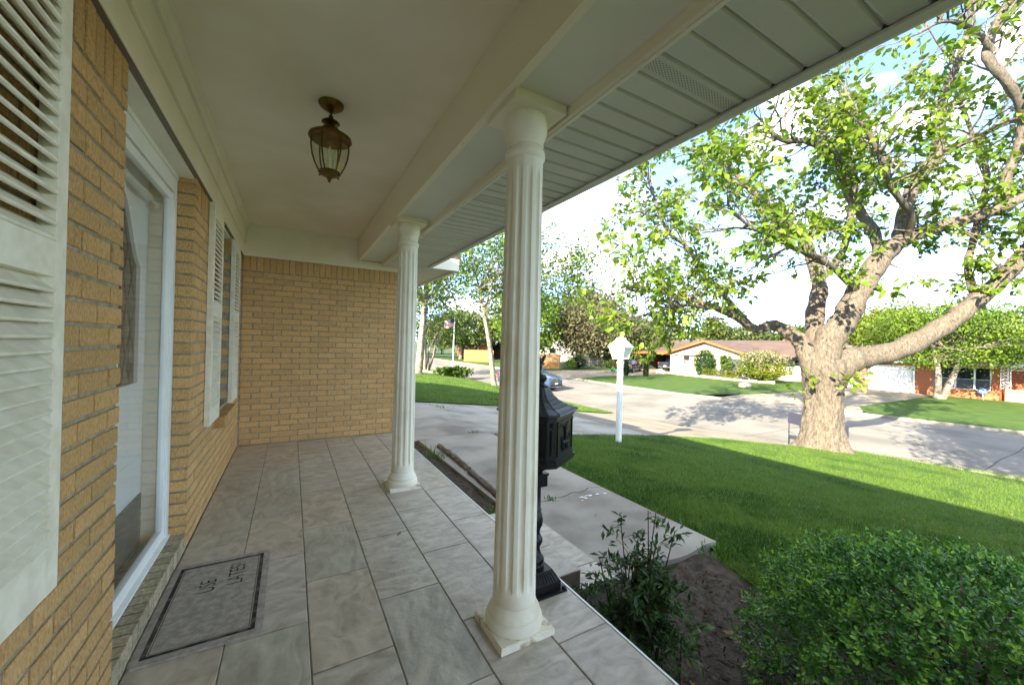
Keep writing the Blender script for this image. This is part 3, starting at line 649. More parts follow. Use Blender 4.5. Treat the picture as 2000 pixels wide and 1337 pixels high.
MB().lathe([(.050, .10), (.052, .115), (.046, .125), (.050, .135), (.048, .150), (.036, .165), (.028, .19), (.026, .205), (.034, .22), (.040, .235), (.040, .25), (.030, .265), (.024, .28), (.028, .30), (.038, .325), (.040, .35), (.034, .375), (.028, .395), (.032, .40), (.026, .41), (.025, .50), (.025, .53)], 24).build('post', m_iron, mbx, smooth=True)
b = MB(); b.box(-.042, .042, -.042, .042, .53, .59); b.box(-.047, .047, -.047, .047, .586, .598); b.build('block', m_iron, mbx)
MB().lathe([(.03, .598), (.036, .61), (.055, .62), (.075, .635), (.085, .65), (.10, .655), (.125, .668), (.135, .676)], 28).build('bracket', m_iron, mbx, smooth=True)
bx = thing('mail_box_body', None, None, (0, 0, 0), R(32)); bx.parent = mbx
a, c = .152, .034
oc = lambda a, c: [(-a+c, -a), (a-c, -a), (a, -a+c), (a, a-c), (a-c, a), (-a+c, a), (-a, a-c), (-a, -a+c)]
b = MB(); b.prism(oc(a, c), .70, .92); b.prism(oc(a+.010, c), .676, .699); b.prism(oc(a+.004, c), .699, .712); b.prism(oc(a+.005, c), .906, .93)
b.build('box', m_iron, bx)
b = MB()
for ang in range(4):
    q = Matrix.Rotation(ang*math.pi/2, 4, 'Z')
    def P(x, y, z): v = q @ Vector((x, y, z)); return tuple(v)
    for x0_, x1_, z0_, z1_ in ((-.105, .105, .725, .733), (-.105, .105, .888, .896), (-.105, -.098, .725, .896), (.098, .105, .725, .896)):
        vs = [P(x, y, z) for z in (z0_, z1_) for y in (-a-.005, -a+.002) for x in (x0_, x1_)]
        b.add(vs, [(0, 1, 3, 2), (4, 6, 7, 5), (0, 4, 5, 1), (2, 3, 7, 6), (0, 2, 6, 4), (1, 5, 7, 3)])
    # ornament: horn ring, rider-like scrolls, spread wings
    y_ = -a-.003
    b.tube([P(.048+.018*math.cos(t), y_, .80+.022*math.sin(t)) for t in np.linspace(0, 2*math.pi, 17)], .004, 6)
    b.tube([P(*p) for p in ((-.075, y_, .868), (-.04, y_, .874), (-.012, y_, .862), (0, y_, .85), (.012, y_, .862), (.04, y_, .874), (.075, y_, .868))], [.003, .007, .008, .011, .008, .007, .003], 6)
    b.tube([P(*p) for p in ((0, y_, .85), (.004, y_, .825), (-.004, y_, .80), (.006, y_, .785))], [.008, .012, .013, .009], 7)
    b.tube([P(*p) for p in ((-.05, y_, .815), (-.045, y_, .79), (-.02, y_, .782), (.0, y_, .787), (.03, y_, .778), (.044, y_, .80))], [.003, .008, .012, .013, .009, .004], 7)
    for xx in (-.038, -.022, .014, .030): b.tube([P(xx, y_, .782), P(xx-.006, y_, .762), P(xx+.006, y_, .744)], [.008, .006, .005], 6)
    for s in (1, -1):
        cx_, cy_ = (a-c/2), -a+c/2; n_ = (.707, -.707)
        b.lathe([(.012, .872), (.012, .874)], 10, (0, 0, 0)) if False else None
    p0 = P(a-c/2+.002, -a+c/2-.002, .74); p1 = P(a-c/2+.002, -a+c/2-.002, .86); b.tube([p0, p1], .008, 6)
    ctr = Vector(P(a-c/2+.003, -a+c/2-.003, .883)); b.lathe([(.001, -.012), (.011, -.005), (.011, .005), (.001, .012)], 10, tuple(ctr))
b.build('ornament', m_iron, bx, smooth=True)
b = MB(); N = 8; prof = [(a+.026, .93), (a+.022, .938), (.125, .955), (.088, .98), (.062, 1.01), (.046, 1.05)]
for k, (h, z) in enumerate(prof):
    cc = c*h/a
    for x, y in oc(h, cc): b.v.append((x, y, z))
for k in range(len(prof)-1):
    for i in range(8): b.f.append((k*8+i, k*8+(i+1) % 8, (k+1)*8+(i+1) % 8, (k+1)*8+i))
b.f.append(tuple(range(8))[::-1]); b.f.append(tuple(range(40, 48)))
b.build('roof', m_ironroof, bx)
# scalloped shingles on the roof faces
b = MB()
for ang in range(4):
    q = Matrix.Rotation(ang*math.pi/2, 4, 'Z')
    for r in range(6):
        t0 = r/6.; z = float(np.interp(t0, [0, .2, .45, .7, 1], [.938, .955, .98, 1.01, 1.05])); hh = float(np.interp(t0, [0, .2, .45, .7, 1], [a+.022, .125, .088, .062, .046]))
        t1 = (r+.95)/6.; z1 = float(np.interp(t1, [0, .2, .45, .7, 1], [.938, .955, .98, 1.01, 1.05])); h1 = float(np.interp(t1, [0, .2, .45, .7, 1], [a+.022, .125, .088, .062, .046]))
        n = max(2, 7-r); wdt = (hh-c*hh/a)*2/n
        for i in range(n):
            x = -(hh-c*hh/a)+wdt*(i+.5); k1 = h1/hh
            pts = [(x-wdt*.46, -hh-.001, z+.004), (x-wdt*.28, -hh-.0035, z+.0005), (x+wdt*.28, -hh-.0035, z+.0005), (x+wdt*.46, -hh-.001, z+.004), (x*k1+wdt*.4, -h1-.0005, z1+.001), (x*k1-wdt*.4, -h1-.0005, z1+.001)]
            b.add([tuple(q @ Vector(p)) for p in pts], [(0, 1, 2, 3, 4, 5)])
b.build('shingles', m_ironroof, bx)
b = MB(); b.lathe([(.050, 1.05), (.052, 1.058), (.034, 1.066), (.030, 1.075), (.040, 1.085), (.043, 1.10), (.036, 1.112), (.016, 1.122), (.012, 1.132), (.015, 1.15), (.018, 1.165), (.014, 1.178)], 20)
for s in ((.0, .0), ): pass
b.tube([(0, 0, 1.17), (.004, -.004, 1.185), (-.004, .002, 1.20), (-.022, .010, 1.212), (-.034, .016, 1.208)], [.013, .017, .014, .009, .002], 8)
b.tube([(0, 0, 1.175), (.015, -.010, 1.19), (.030, -.018, 1.214), (.036, -.022, 1.226)], [.010, .012, .007, .001], 6); b.tube([(0, .0, 1.168), (.020, -.012, 1.172), (.034, -.020, 1.170)], [.009, .007, .001], 6)
b.build('finial', m_iron, bx, smooth=True)
# ------------------------------------------------------------------ lamp post
lp = thing('lamp_post', 'white post lamp with a four sided lantern standing on the lawn', 'lamp post', (6.688, 6.068, float(gz(6.688, 6.068))-.02))
LS = .01102
MB().lathe([(.062, 0), (.062, 1.70), (.077, 1.705), (.077, 1.735), (.062, 1.745), (.062, 1.79), (.082, 1.80), (.09, 1.815)], 24).build('post', m_lampwhite, lp, smooth=True)
lr = thing('lantern', None, None, (0, 0, 1.80), R(15)); lr.parent = lp; lr.scale = (1, 1, 1)
b = MB(); w0, w1, h = .112, .176, .25
b.box(-w0-.015, w0+.015, -w0-.015, w0+.015, 0, .018); b.box(-w1-.012, w1+.012, -w1-.012, w1+.012, h-.012, h+.006)
for sx in (1, -1):
    for sy in (1, -1): b.tube([(sx*w0, sy*w0, .01), (sx*w1, sy*w1, h)], .011, 6)
b.build('frame', m_lampwhite, lr)
for k in range(4):
    q = Matrix.Rotation(k*math.pi/2, 4, 'Z')
    vs = [tuple(q @ Vector(p)) for p in ((-w0+.008, -w0+.004, .018), (w0-.008, -w0+.004, .018), (w1-.008, -w1+.004, h-.012), (-w1+.008, -w1+.004, h-.012))]
    MB().add(vs, [(0, 1, 2, 3)]).build('pane', m_frost, lr)
b = MB(); prof = [(w1+.022, h+.006), (w1+.020, h+.018), (.088, h+.150), (.064, h+.158), (.080, h+.163), (.080, h+.178), (.03, h+.215), (.006, h+.24)]
for w, z in prof: b.v += [(-w, -w, z), (w, -w, z), (w, w, z), (-w, w, z)]
for k in range(len(prof)-1):
    for i in range(4): b.f.append((k*4+i, k*4+(i+1) % 4, k*4+4+(i+1) % 4, k*4+4+i))
b.f.append((3, 2, 1, 0)); b.f.append(tuple(range(len(prof)*4-4, len(prof)*4)))
b.build('roof', m_lampwhite, lr)

# ------------------------------------------------------------------ vegetation helpers
def proj_depth(P):
    d = np.asarray(P)-np.array(CAM); z = d @ np.array(fwd); return d @ np.array(rg2)/z, d @ np.array(up2)/z, z
def in_frame(P):
    x, y, z = proj_depth(P); return (z > .2) & (np.abs(x) < 1000/755) & (np.abs(y) < 668/755)
def catmull(pts, n=5):
    P = [np.array(p, float) for p in pts]; out_ = []
    for k in range(len(P)-1):
        p0, p1, p2, p3 = P[max(k-1, 0)], P[k], P[k+1], P[min(k+2, len(P)-1)]
        for i in range(n):
            t = i/n; out_.append(.5*((2*p1)+(-p0+p2)*t+(2*p0-5*p1+4*p2-p3)*t*t+(-p0+3*p1-3*p2+p3)*t**3))
    out_.append(P[-1]); return np.array(out_)
def leaves_split(parent, name, stuffname, tv, tf, C, A, U, L, Wd, m, nsep=300, quad=True):
    """the nsep leaves that show largest become objects, the rest one stuff part"""
    size = np.where(in_frame(C), L/np.maximum(proj_depth(C)[2], .2), 0); order = np.argsort(-size); sep = order[:nsep]; rest = order[nsep:]
    V, F = scatter(tv, tf, C[rest], A[rest], U[rest], L[rest], Wd[rest])
    link(stuffname, npmesh(stuffname, V, F, m), parent, kind='stuff')
    me = MB().add(tv, tf).mesh(name, m)
    A = nrm(A); S = nrm(np.cross(U, A)); U2 = np.cross(A, S); inv = parent.matrix_world.inverted() if False else None
    for i in sep:
        q = Matrix(((A[i][0], S[i][0], U2[i][0]), (A[i][1], S[i][1], U2[i][1]), (A[i][2], S[i][2], U2[i][2]))).to_euler()
        link(name, me, parent, tuple(C[i]), q, scale=(L[i], Wd[i], L[i]))
def rdir(n): return nrm(rng.normal(size=(n, 3)))

# ------------------------------------------------------------------ the big tree
tree = thing('catalpa_tree', 'big spreading tree with thick grey trunk and large bright leaves beside the street', 'tree')
TB = np.array([14.30, 5.36, -1.70])
prof = [(.90, -.10), (.78, .02), (.66, .12), (.58, .25), (.53, .45), (.49, .75), (.465, 1.1), (.455, 1.5), (.47, 1.9), (.52, 2.25), (.54, 2.5), (.46, 2.75)]
def wobt(r, z, a_):
    f = max(0, 1-z/.6); return r*(1+.06*math.sin(3*a_+z*1.3)+.04*math.sin(7*a_-z*2.1)+.025*math.sin(13*a_+z*5)+.02*math.sin(21*a_-z*9)+.015*math.sin(9*a_+z*14)+.16*f*math.sin(5*a_+.6)**2)
pf2 = []
for (r0, q0), (r1, q1) in zip(prof[:-1], prof[1:]):
    for t in (0, .25, .5, .75): pf2.append((r0+(r1-r0)*t, q0+(q1-q0)*t))
pf2.append(prof[-1])
MB().lathe(pf2, 96, tuple(TB), wob=wobt).build('trunk', m_bark, tree, smooth=True)
LIMBS = [
[(14.41,5.30,0.35,0.36),(14.88,5.09,0.95,0.474),(15.47,4.81,1.14,0.384),(16.40,4.28,1.41,0.353),(17.43,3.57,2.19,0.304),(17.84,3.10,2.85,0.269),(18.08,2.62,3.53,0.233),(18.36,1.99,4.88,0.182),(18.58,1.40,6.66,0.121),(18.55,0.84,7.96,0.064)],
[(14.21,5.42,0.35,0.38),(14.38,5.31,1.55,0.457),(14.73,5.11,2.14,0.411),(15.24,4.93,3.05,0.384),(15.96,4.63,4.17,0.341),(16.57,4.28,4.74,0.263),(17.10,3.75,5.03,0.213),(18.01,2.88,5.44,0.178),(18.47,2.27,5.86,0.144),(19.11,1.44,6.81,0.083)],
[(14.14,5.51,0.40,0.30),(14.08,5.72,1.20,0.341),(14.13,6.03,1.75,0.270),(13.93,6.60,2.09,0.213),(13.45,6.99,2.01,0.165),(12.80,7.37,2.42,0.132),(12.00,7.82,2.76,0.099),(10.82,8.26,2.95,0.065),(9.74,8.54,3.13,0.040)],
[(14.45,5.50,0.95,0.33),(15.05,5.96,2.35,0.328),(15.60,6.11,3.57,0.271),(15.61,6.56,5.01,0.210),(15.33,6.94,5.71,0.160),(14.54,7.51,6.68,0.125),(13.58,8.05,7.73,0.089),(12.79,8.50,8.24,0.054)],
[(15.96,4.63,4.17,0.217),(15.69,4.79,5.01,0.186),(14.70,5.12,6.13,0.152),(14.28,5.12,6.85,0.127),(13.17,5.41,7.20,0.102),(12.18,5.63,7.12,0.078),(11.59,5.74,7.49,0.056)],
[(16.39,4.38,4.67,0.232),(16.68,4.33,5.60,0.219),(17.22,4.14,6.88,0.205),(17.63,3.90,7.47,0.205),(17.46,3.76,8.75,0.139),(17.57,3.58,9.75,0.123),(17.69,3.39,10.90,0.091),(17.56,3.23,12.24,0.060)],
[(17.63,3.90,7.47,0.126),(18.15,3.48,7.72,0.109),(18.78,2.90,8.17,0.092),(19.11,2.47,8.37,0.075)],
[(18.27,2.73,5.57,0.163),(18.02,2.64,6.29,0.146),(18.00,2.42,7.07,0.143),(17.78,2.31,7.95,0.140),(17.07,2.48,8.63,0.138),(16.53,2.68,9.26,0.136),(16.51,2.57,9.94,0.108),(16.68,2.35,10.63,0.080)],
[(16.56,2.66,9.37,0.095),(16.11,2.80,9.69,0.088),(15.60,2.98,9.84,0.074),(14.79,3.21,9.68,0.052),(13.95,3.46,9.17,0.039)],
[(13.45,6.99,2.01,0.116),(13.20,7.48,2.66,0.110),(12.89,7.88,3.35,0.103),(12.60,8.16,3.79,0.095),(12.22,8.49,4.63,0.087),(11.57,8.87,5.26,0.070),(10.99,9.08,6.60,0.052),(10.74,9.10,7.25,0.034)],
[(13.06,7.44,2.58,0.084),(11.59,7.37,2.54,0.071),(10.29,7.30,2.49,0.059),(9.16,7.26,2.22,0.042),(8.20,7.35,2.01,0.027)],
[(15.60,6.11,3.57,0.152),(16.94,6.03,4.59,0.142),(17.72,6.04,5.97,0.128),(18.19,6.11,7.57,0.112),(18.11,6.38,9.16,0.085),(18.16,6.58,10.61,0.058)],
[(15.24,4.93,3.05,0.154),(13.89,4.90,3.54,0.115),(12.43,4.92,3.78,0.094),(10.95,4.96,3.96,0.069),(9.77,5.06,4.16,0.048),(8.96,5.06,4.48,0.028)],
[(16.57,4.28,4.74,0.139),(15.74,3.95,5.21,0.116),(14.28,3.97,5.76,0.089),(13.37,3.92,6.44,0.065),(12.63,3.99,7.03,0.044)],
[(17.84,3.10,2.85,0.120),(18.38,3.37,3.98,0.117),(19.32,3.40,5.24,0.114),(20.25,3.32,7.22,0.101),(20.24,3.67,8.90,0.077),(19.91,3.97,10.16,0.052)]]
tw = MB(); tips = []; TC = np.array([15.2, 5.0, 5.0])
for li, Lm in enumerate(LIMBS):
    P = catmull(Lm, 6); n = len(P)
    if li > 1: P[3:, :3] += np.cumsum(rng.normal(0, .016, (n-3, 3)), 0)*.6
    MB().tube([p[:3] for p in P], [p[3]*(.82 if li < 2 else .80)*(1+.08*math.sin(k*1.7+li)) for k, p in enumerate(P)], 14, wob=.10, seed=li).build('limb', m_bark, tree, smooth=True)
    seg = np.linalg.norm(np.diff(P[:, :3], axis=0), axis=1); s = np.concatenate([[0], np.cumsum(seg)])
    start = .22 if li > 3 else .42
    nb = int(s[-1]*(1-start)*(2.6 if li in (5, 6, 7, 8, 14) else 5.6))+4; bare = li in (5, 6, 7, 8, 14)
    for b_ in range(nb):
        t = s[-1]*(start+(1-start)*(b_+rng.random())/nb); k = min(np.searchsorted(s, t), n-1); p = P[k, :3]; rad = P[k, 3]
        tan = nrm(P[min(k+1, n-1), :3]-P[k-1, :3]); d = nrm(rdir(1)[0]+tan*.5+nrm(p-TC)*.35+np.array([0, 0, .38])); ln = rng.uniform(.7, 2.1)*(1.15 if t > .7*s[-1] else .9)
        pts = [p]; q = p.copy(); dd = d.copy()
        for j in range(5):
            dd = nrm(dd+rng.normal(0, .22, 3)+np.array([0, 0, .06])); q = q+dd*ln/5; pts.append(q.copy())
        r0 = min(rad*.5, .034); tw.tube(pts, [r0*(1-.16*j) for j in range(6)], 5)
        for e in range(rng.integers(3, 6)):
            j = rng.integers(2, 6); q0 = pts[j]; d2 = nrm(dd+rng.normal(0, .75, 3)); l2 = rng.uniform(.25, .75)
            m1 = q0+d2*l2*.5+rng.normal(0, .04, 3); m2 = q0+d2*l2+np.array([0, 0, rng.uniform(-.08, .1)])
            tw.tube([q0, m1, m2], [r0*.42, r0*.32, r0*.2], 4)
            if rng.random() < (.45 if bare else .85): tips.append((m2, d2, .8)); 
            if rng.random() < .35: tips.append((m1, d2, .7))
        if rng.random() < .9: tips.append((pts[-1], dd, 1))
    tips.append((P[-1, :3], nrm(P[-1, :3]-P[-3, :3]), 1))
# twigs sprouting low on the trunk
for k in range(9):
    a_ = rng.uniform(2.4, 5.6); z_ = rng.uniform(1.6, 2.4); p = TB+np.array([.55*math.cos(a_), .55*math.sin(a_), z_]); d = nrm(np.array([math.cos(a_), math.sin(a_), .5])+rng.normal(0, .2, 3))
    tw.tube([p, p+d*.25, p+d*.5+np.array([0, 0, .1])], [.014, .010, .005], 5); tips.append((p+d*.4, d, .6))
tw.build('twigs', m_twig, tree, smooth=True, kind='stuff')
LC, LA, LU, LL = [], [], [], []
for p, d, sc in tips:
    n = int(rng.integers(9, 17)*sc)
    if n < 2: continue
    aa = nrm(d*.55+rdir(n)*.85+np.array([0, 0, -.32])); off = rng.uniform(.03, .30, n)[:, None]
    LC.append(p+aa*off*.7+rng.normal(0, .05, (n, 3))); LA.append(aa); LU.append(nrm(np.array([0, 0, 1.0])+rdir(n)*.75)); LL.append(rng.uniform(.085, .215, n))
LC, LA, LU, LL = map(np.concatenate, (LC, LA, LU, LL))
leaves_split(tree, 'leaf', 'foliage', HEART_V, HEART_F, LC, LA, LU, LL, LL*rng.uniform(.62, .85, len(LL)), m_leaf)

# ------------------------------------------------------------------ generic trees
LEAFM = {}
def leafmat(nm, a, b, c): return mat('leaf_'+nm, a, b, scale=.9, detail=8, rough=.5, transl=.4, world=True, c3=c)
LM = dict(fresh=leafmat('fresh', '#b4cf58', '#6c9a32', '#92b844'), mid=leafmat('mid', '#9abc50', '#577f32', '#7aa040'), grey=leafmat('grey', '#beb48c', '#868464', '#a49f78'),
          olive=leafmat('olive', '#a3b468', '#657c44', '#869a56'), yellow=leafmat('yellow', '#b9bf4a', '#7f9a34', '#9fb040'), pale=leafmat('pale', '#a3b37a', '#76885a', '#8d9d68'), deep=leafmat('deep', '#3f6a2c', '#22451c', '#315823'),
          bloom=leafmat('bloom', '#ece3c6', '#cfc79a', '#e0d6b0'), vine=leafmat('vine', '#4f8a2c', '#2c5a1c', '#3f7424'))
def gtree(name, label, base, H, tr, crown, leaf, nleaf, lm, stems=1, lean=(0, 0), ncl=60, bark=None, group=None, seed=0, fill=.55, branches=16, cat='tree', lk=1.55, nk=1.7):
    """crown = (cx, cy, cz, rx, ry, rz) relative to base"""
    r_ = np.random.default_rng(seed+100); o = thing(name, label, cat, tuple(base), group=group); bark = bark or m_bark2
    cx, cy, cz, rx, ry, rz_ = crown; C0 = np.array([cx, cy, cz]); tk = MB(); wd = MB()
    u = nrm(r_.normal(size=(ncl, 3))); rad = (fill+(1-fill)*r_.random(ncl)**.6)[:, None]; CL = C0+u*rad*np.array([rx, ry, rz_]); CL[:, 2] = np.maximum(CL[:, 2], cz-rz_*.85)
    tops = []
    for s in range(stems):
        a_ = 2*math.pi*s/max(stems, 1)+.7; sp = 0 if stems == 1 else .16*H
        top = np.array([cx*.6+lean[0]+sp*math.cos(a_), cy*.6+lean[1]+sp*math.sin(a_), cz-rz_*.45]); b0 = np.array([.12*math.cos(a_)*(stems > 1), .12*math.sin(a_)*(stems > 1), -.15])
        mid = (b0+top)/2+r_.normal(0, .03*H, 3)*np.array([1, 1, 0]); path = catmull([(*b0, tr*1.35), (*(b0+(mid-b0)*.15), tr), (*mid, tr*.8), (*top, tr*.6)], 5)
        tk.tube([p[:3] for p in path], [p[3] for p in path], 10, wob=.1, seed=s); tops.append((top, tr*.6, mid))
    for b_ in range(branches):
        top, r0, mid = tops[b_ % stems]; e = CL[r_.integers(ncl)]; st_ = top if b_ % 3 else (top+mid)/2
        m_ = (st_+e)/2+r_.normal(0, .06*H, 3)+np.array([0, 0, .03*H]); path = catmull([(*st_, r0*.6), (*m_, r0*.36), (*e, r0*.12)], 4)
        wd.tube([p[:3] for p in path], [p[3] for p in path], 6, wob=.1, seed=b_)
        for q in range(2):
            e2 = e+r_.normal(0, .1*H, 3); wd.tube([m_, (m_+e2)/2+r_.normal(0, .03*H, 3), e2], [r0*.25, r0*.16, r0*.06], 4)
    tk.build('trunk', bark, o, smooth=True); wd.build('branches', bark, o, smooth=True)
    leaf = leaf*lk; nleaf = int(nleaf*nk); k = r_.integers(0, ncl, nleaf); sg = np.array([rx, ry, rz_])*.20; C = CL[k]+r_.normal(size=(nleaf, 3))*sg
    A = nrm(r_.normal(size=(nleaf, 3))+np.array([0, 0, -.2])); U = nrm(r_.normal(size=(nleaf, 3))*.8+np.array([0, 0, 1])); L = leaf*r_.uniform(.6, 1.35, nleaf)
    V, F = scatter(DIA_V, DIA_F, C, A, U, L, L*.62); link('crown', npmesh('crown', V, F, lm), o, kind='stuff'); return o
G = -1.78
gtree('shade_tree', 'tall shade tree with straight grey trunk on the side lawn', (8.8, 28.5, float(gz(8.8, 28.5))), 10, .30, (1.0, .5, 8.6, 5.2, 5, 3.3), .22, 9000, LM['fresh'], ncl=60, seed=1, branches=20, lk=1.15, nk=1.0)
gtree('crape_myrtle', 'multi stemmed crape myrtle in a stone edged bed', (11.0, 33.5, float(gz(11., 33.5))), 7, .10, (.6, 0, 5.2, 3.3, 3.2, 2.5), .17, 7000, LM['mid'], stems=7, ncl=50, seed=2, branches=34, lk=1.15, nk=.9)
gtree('street_tree', 'leaning street tree with wide airy crown beside the near kerb', (12.9, 24.0, float(gz(12.9, 24.0))), 10, .19, (2.0, -1.1, 8.0, 5.0, 4.6, 3.0), .2, 9000, LM['mid'], lean=(-2.3, 1.2), ncl=46, seed=3, branches=30, fill=.4, lk=1.15, nk=1.0)
gtree('live_oak', 'low spreading live oak before the distant red brick house', (27.5, 66, G), 8, .35, (0, 0, 5.6, 6.2, 6.5, 2.9), .32, 7000, LM['olive'], stems=2, ncl=70, seed=4, branches=20)
gtree('elm_tree', 'bright green tree behind the cedar fence', (28.4, 43.5, G), 9, .22, (-.5, .5, 6.2, 4.0, 4.2, 4.0), .24, 8000, LM['fresh'], ncl=70, seed=5)
gtree('mesquite_tree', 'broad grey green tree over the chain link fence', (35.8, 42.0, G), 9.5, .34, (.6, 0, 6.2, 5.2, 5.0, 4.4), .24, 12000, LM['grey'], ncl=110, seed=6, branches=30)
gtree('fence_tree', 'dark leafy tree standing between chain link fence and carport', (43.5, 41.5, G), 7, .22, (0, 0, 4.0, 4.6, 4.4, 3.4), .26, 7000, LM['olive'], ncl=60, seed=7)
gtree('yard_tree', 'spreading green tree with forked pale trunk before the brick house with garage', (39.4, 8.5, -1.77), 6, .20, (.2, -.9, 4.35, 3.3, 4.3, 1.9), .105, 17000, LM['fresh'], stems=4, ncl=95, seed=8, branches=26)
gtree('young_tree', 'yellow green tree rising over the garage roof', (47.5, 13.2, -1.77), 7, .16, (0, 0, 4.9, 2.6, 3.2, 2.2), .2, 6000, LM['yellow'], ncl=60, seed=9)
for i, (x, y, h, lm, lb) in enumerate([(58, 47, 8.5, 'pale', 'pale hazy tree behind the carport roof'), (64, 41, 7.6, 'olive', 'olive tree behind the ridge of the house with orange trim'), (70, 37, 7.2, 'pale', 'thin pale tree behind the middle of the long brown roof'), (68, 30, 6.4, 'mid', 'small green tree behind the brown roof near its vent'),
        (74, 27, 6.8, 'grey', 'bare looking grey tree behind the right end of the brown roof'), (66, 21, 6.4, 'olive', 'olive tree in the gap between the two houses across the street'), (70, 14, 6.6, 'mid', 'green tree behind the garage roof'), (64, 6, 6.5, 'fresh', 'light green tree behind the brick house with garage'),
        (50, 62, 9, 'grey', 'tall grey green tree behind the white house'), (40, 74, 9, 'mid', 'round tree beyond the cedar fence'), (33, 92, 9, 'fresh', 'far green tree past the red brick house'), (20, 88, 9, 'mid', 'far tree at the end of the street'), (10, 70, 10, 'fresh', 'tall tree behind the crape myrtle'), (70, 62, 9, 'olive', 'distant olive tree near the utility pole'), (62, 55, 9, 'pale', 'distant pale tree left of the carport')]):
    gtree('background_tree', lb, (x, y, G), h, .2, (0, 0, h*.6, h*.48, h*.52, h*.42), .34, 3600, LM[lm], ncl=55, seed=20+i, group='trees behind the houses', fill=.35, branches=18)
# shrubs built as small trees without visible trunks
def shrub(name, label, base, rx, ry, h, leaf, n, lm, seed, lm2=None, cat='shrub', group=None, square=False):
    r_ = np.random.default_rng(seed+500); o = thing(name, label, cat, tuple(base), group=group)
    st_ = MB()
    for k in range(7): e = np.array([rx*.6*r_.normal()*.5, ry*.6*r_.normal()*.5, h*r_.uniform(.5, .9)]); st_.tube([(e[0]*.1, e[1]*.1, -.08), tuple(e*.5), tuple(e)], [.03*h+.004, .02*h+.003, .003], 5)
    st_.build('stems', m_twig, o)
    u = nrm(r_.normal(size=(n, 3))); rad = r_.uniform(.55, 1.02, n)[:, None]
    if square: u = np.clip(u*1.35, -1, 1)
    C = u*rad*np.array([rx, ry, h*.5])+np.array([0, 0, h*.5]); C += .1*np.sin(C*np.array([9, 8, 7])/max(rx, .3))*rx
    C[:, 2] = np.maximum(C[:, 2], .01)
    A = nrm(u+r_.normal(size=(n, 3))*.7); U = nrm(u+r_.normal(size=(n, 3))*.6+np.array([0, 0, .5])); L = leaf*r_.uniform(.6, 1.3, n)
    split = (C[:, 2] > h*.62) & (C[:, 1] < ry*.5) & (r_.random(n) < .7) if lm2 else np.zeros(n, bool)
    V, F = scatter(DIA_V, DIA_F, C[~split], A[~split], U[~split], L[~split], L[~split]*.6); link('foliage', npmesh('foliage', V, F, lm), o, kind='stuff')
    if lm2: V, F = scatter(DIA_V, DIA_F, C[split], A[split], U[split], L[split], L[split]*.7); link('blossom', npmesh('blossom', V, F, lm2), o, kind='stuff')
    return o
shrub('flowering_shrub', 'tall shrub with cream blossoms at the corner of the house with orange trim', (39.0, 19.8, -1.77), 1.9, 2.1, 3.1, .2, 6000, LM['yellow'], 1, LM['bloom'])
shrub('wall_vine', 'dense green vine climbing the wall of the house with orange trim', (39.3, 25.9, -1.77), .55, 1.25, 3.0, .14, 5000, LM['vine'], 2, cat='vine')
for i, (x, y, s, lb) in enumerate([(38.9, 24.9, .62, 'clipped round hedge bush under the left edge of the dark window'), (38.8, 23.9, .5, 'small clipped hedge bush under the white mullion'), (38.8, 22.6, .62, 'clipped round hedge bush under the right edge of the dark window')]):
    shrub('hedge_bush', lb, (x, y, -1.77), s, s*1.1, .85, .1, 1600, LM['yellow'] if i != 1 else LM['olive'], 10+i, group='clipped bushes', square=True)
gtree('sapling', 'thin young tree with white trunk before the dark window', (38.6, 23.1, -1.77), 2.4, .05, (0, 0, 1.7, .5, .55, .75), .12, 700, LM['mid'], ncl=14, seed=50, branches=6)
for i, (x, y, h) in enumerate([(28.7, 26.95, 1.75), (29.9, 25.6, 1.65)]):
    r_ = np.random.default_rng(60+i); o = thing('cypress', ('slim dark cypress next to the parked dark sedan', 'slim dark cypress standing alone on the lawn before the pickup')[i], 'cypress', (x, y, -1.77), group='slim cypresses')
    n = 1500; z = r_.uniform(.12, 1, n); rr_ = .26*np.sin(np.pi*np.clip(z, .05, 1)**.75)*r_.uniform(.6, 1.05, n); a_ = r_.uniform(0, 6.283, n)
    C = np.stack([rr_*np.cos(a_), rr_*np.sin(a_), z*h], -1); A = nrm(np.stack([np.cos(a_)*.4, np.sin(a_)*.4, np.ones(n)], -1)+r_.normal(0, .2, (n, 3))); U = np.stack([np.cos(a_), np.sin(a_), 0*a_], -1)
    V, F = scatter(DIA_V, DIA_F, C, A, U, np.full(n, .12), np.full(n, .05)); link('foliage', npmesh('foliage', V, F, LM['deep']), o, kind='stuff'); MB().tube([(0, 0, -.05), (0, 0, h*.5)], .03, 6).build('stem', m_twig, o)
shrub('bed_shrubs', 'low grassy flower bed around the flagpole base', (12.3, 30.4, float(gz(12.3, 30.4))), 1.5, 1.0, .55, .3, 900, LM['mid'], 70, cat='flower bed')
shrub('fence_shrub', 'dark bush against the chain link fence', (33.0, 39.4, G), .9, 1.0, 1.9, .16, 2200, LM['deep'], 71); shrub('fence_shrub', 'bright low bush before the cedar fence', (31.2, 38.6, G), .7, .7, 1.3, .14, 1400, LM['fresh'], 72)
shrub('fence_shrub', 'shaded bush row by the sedan and fence', (39.5, 39.0, G), 2.2, .8, 1.4, .18, 2600, LM['olive'], 73)

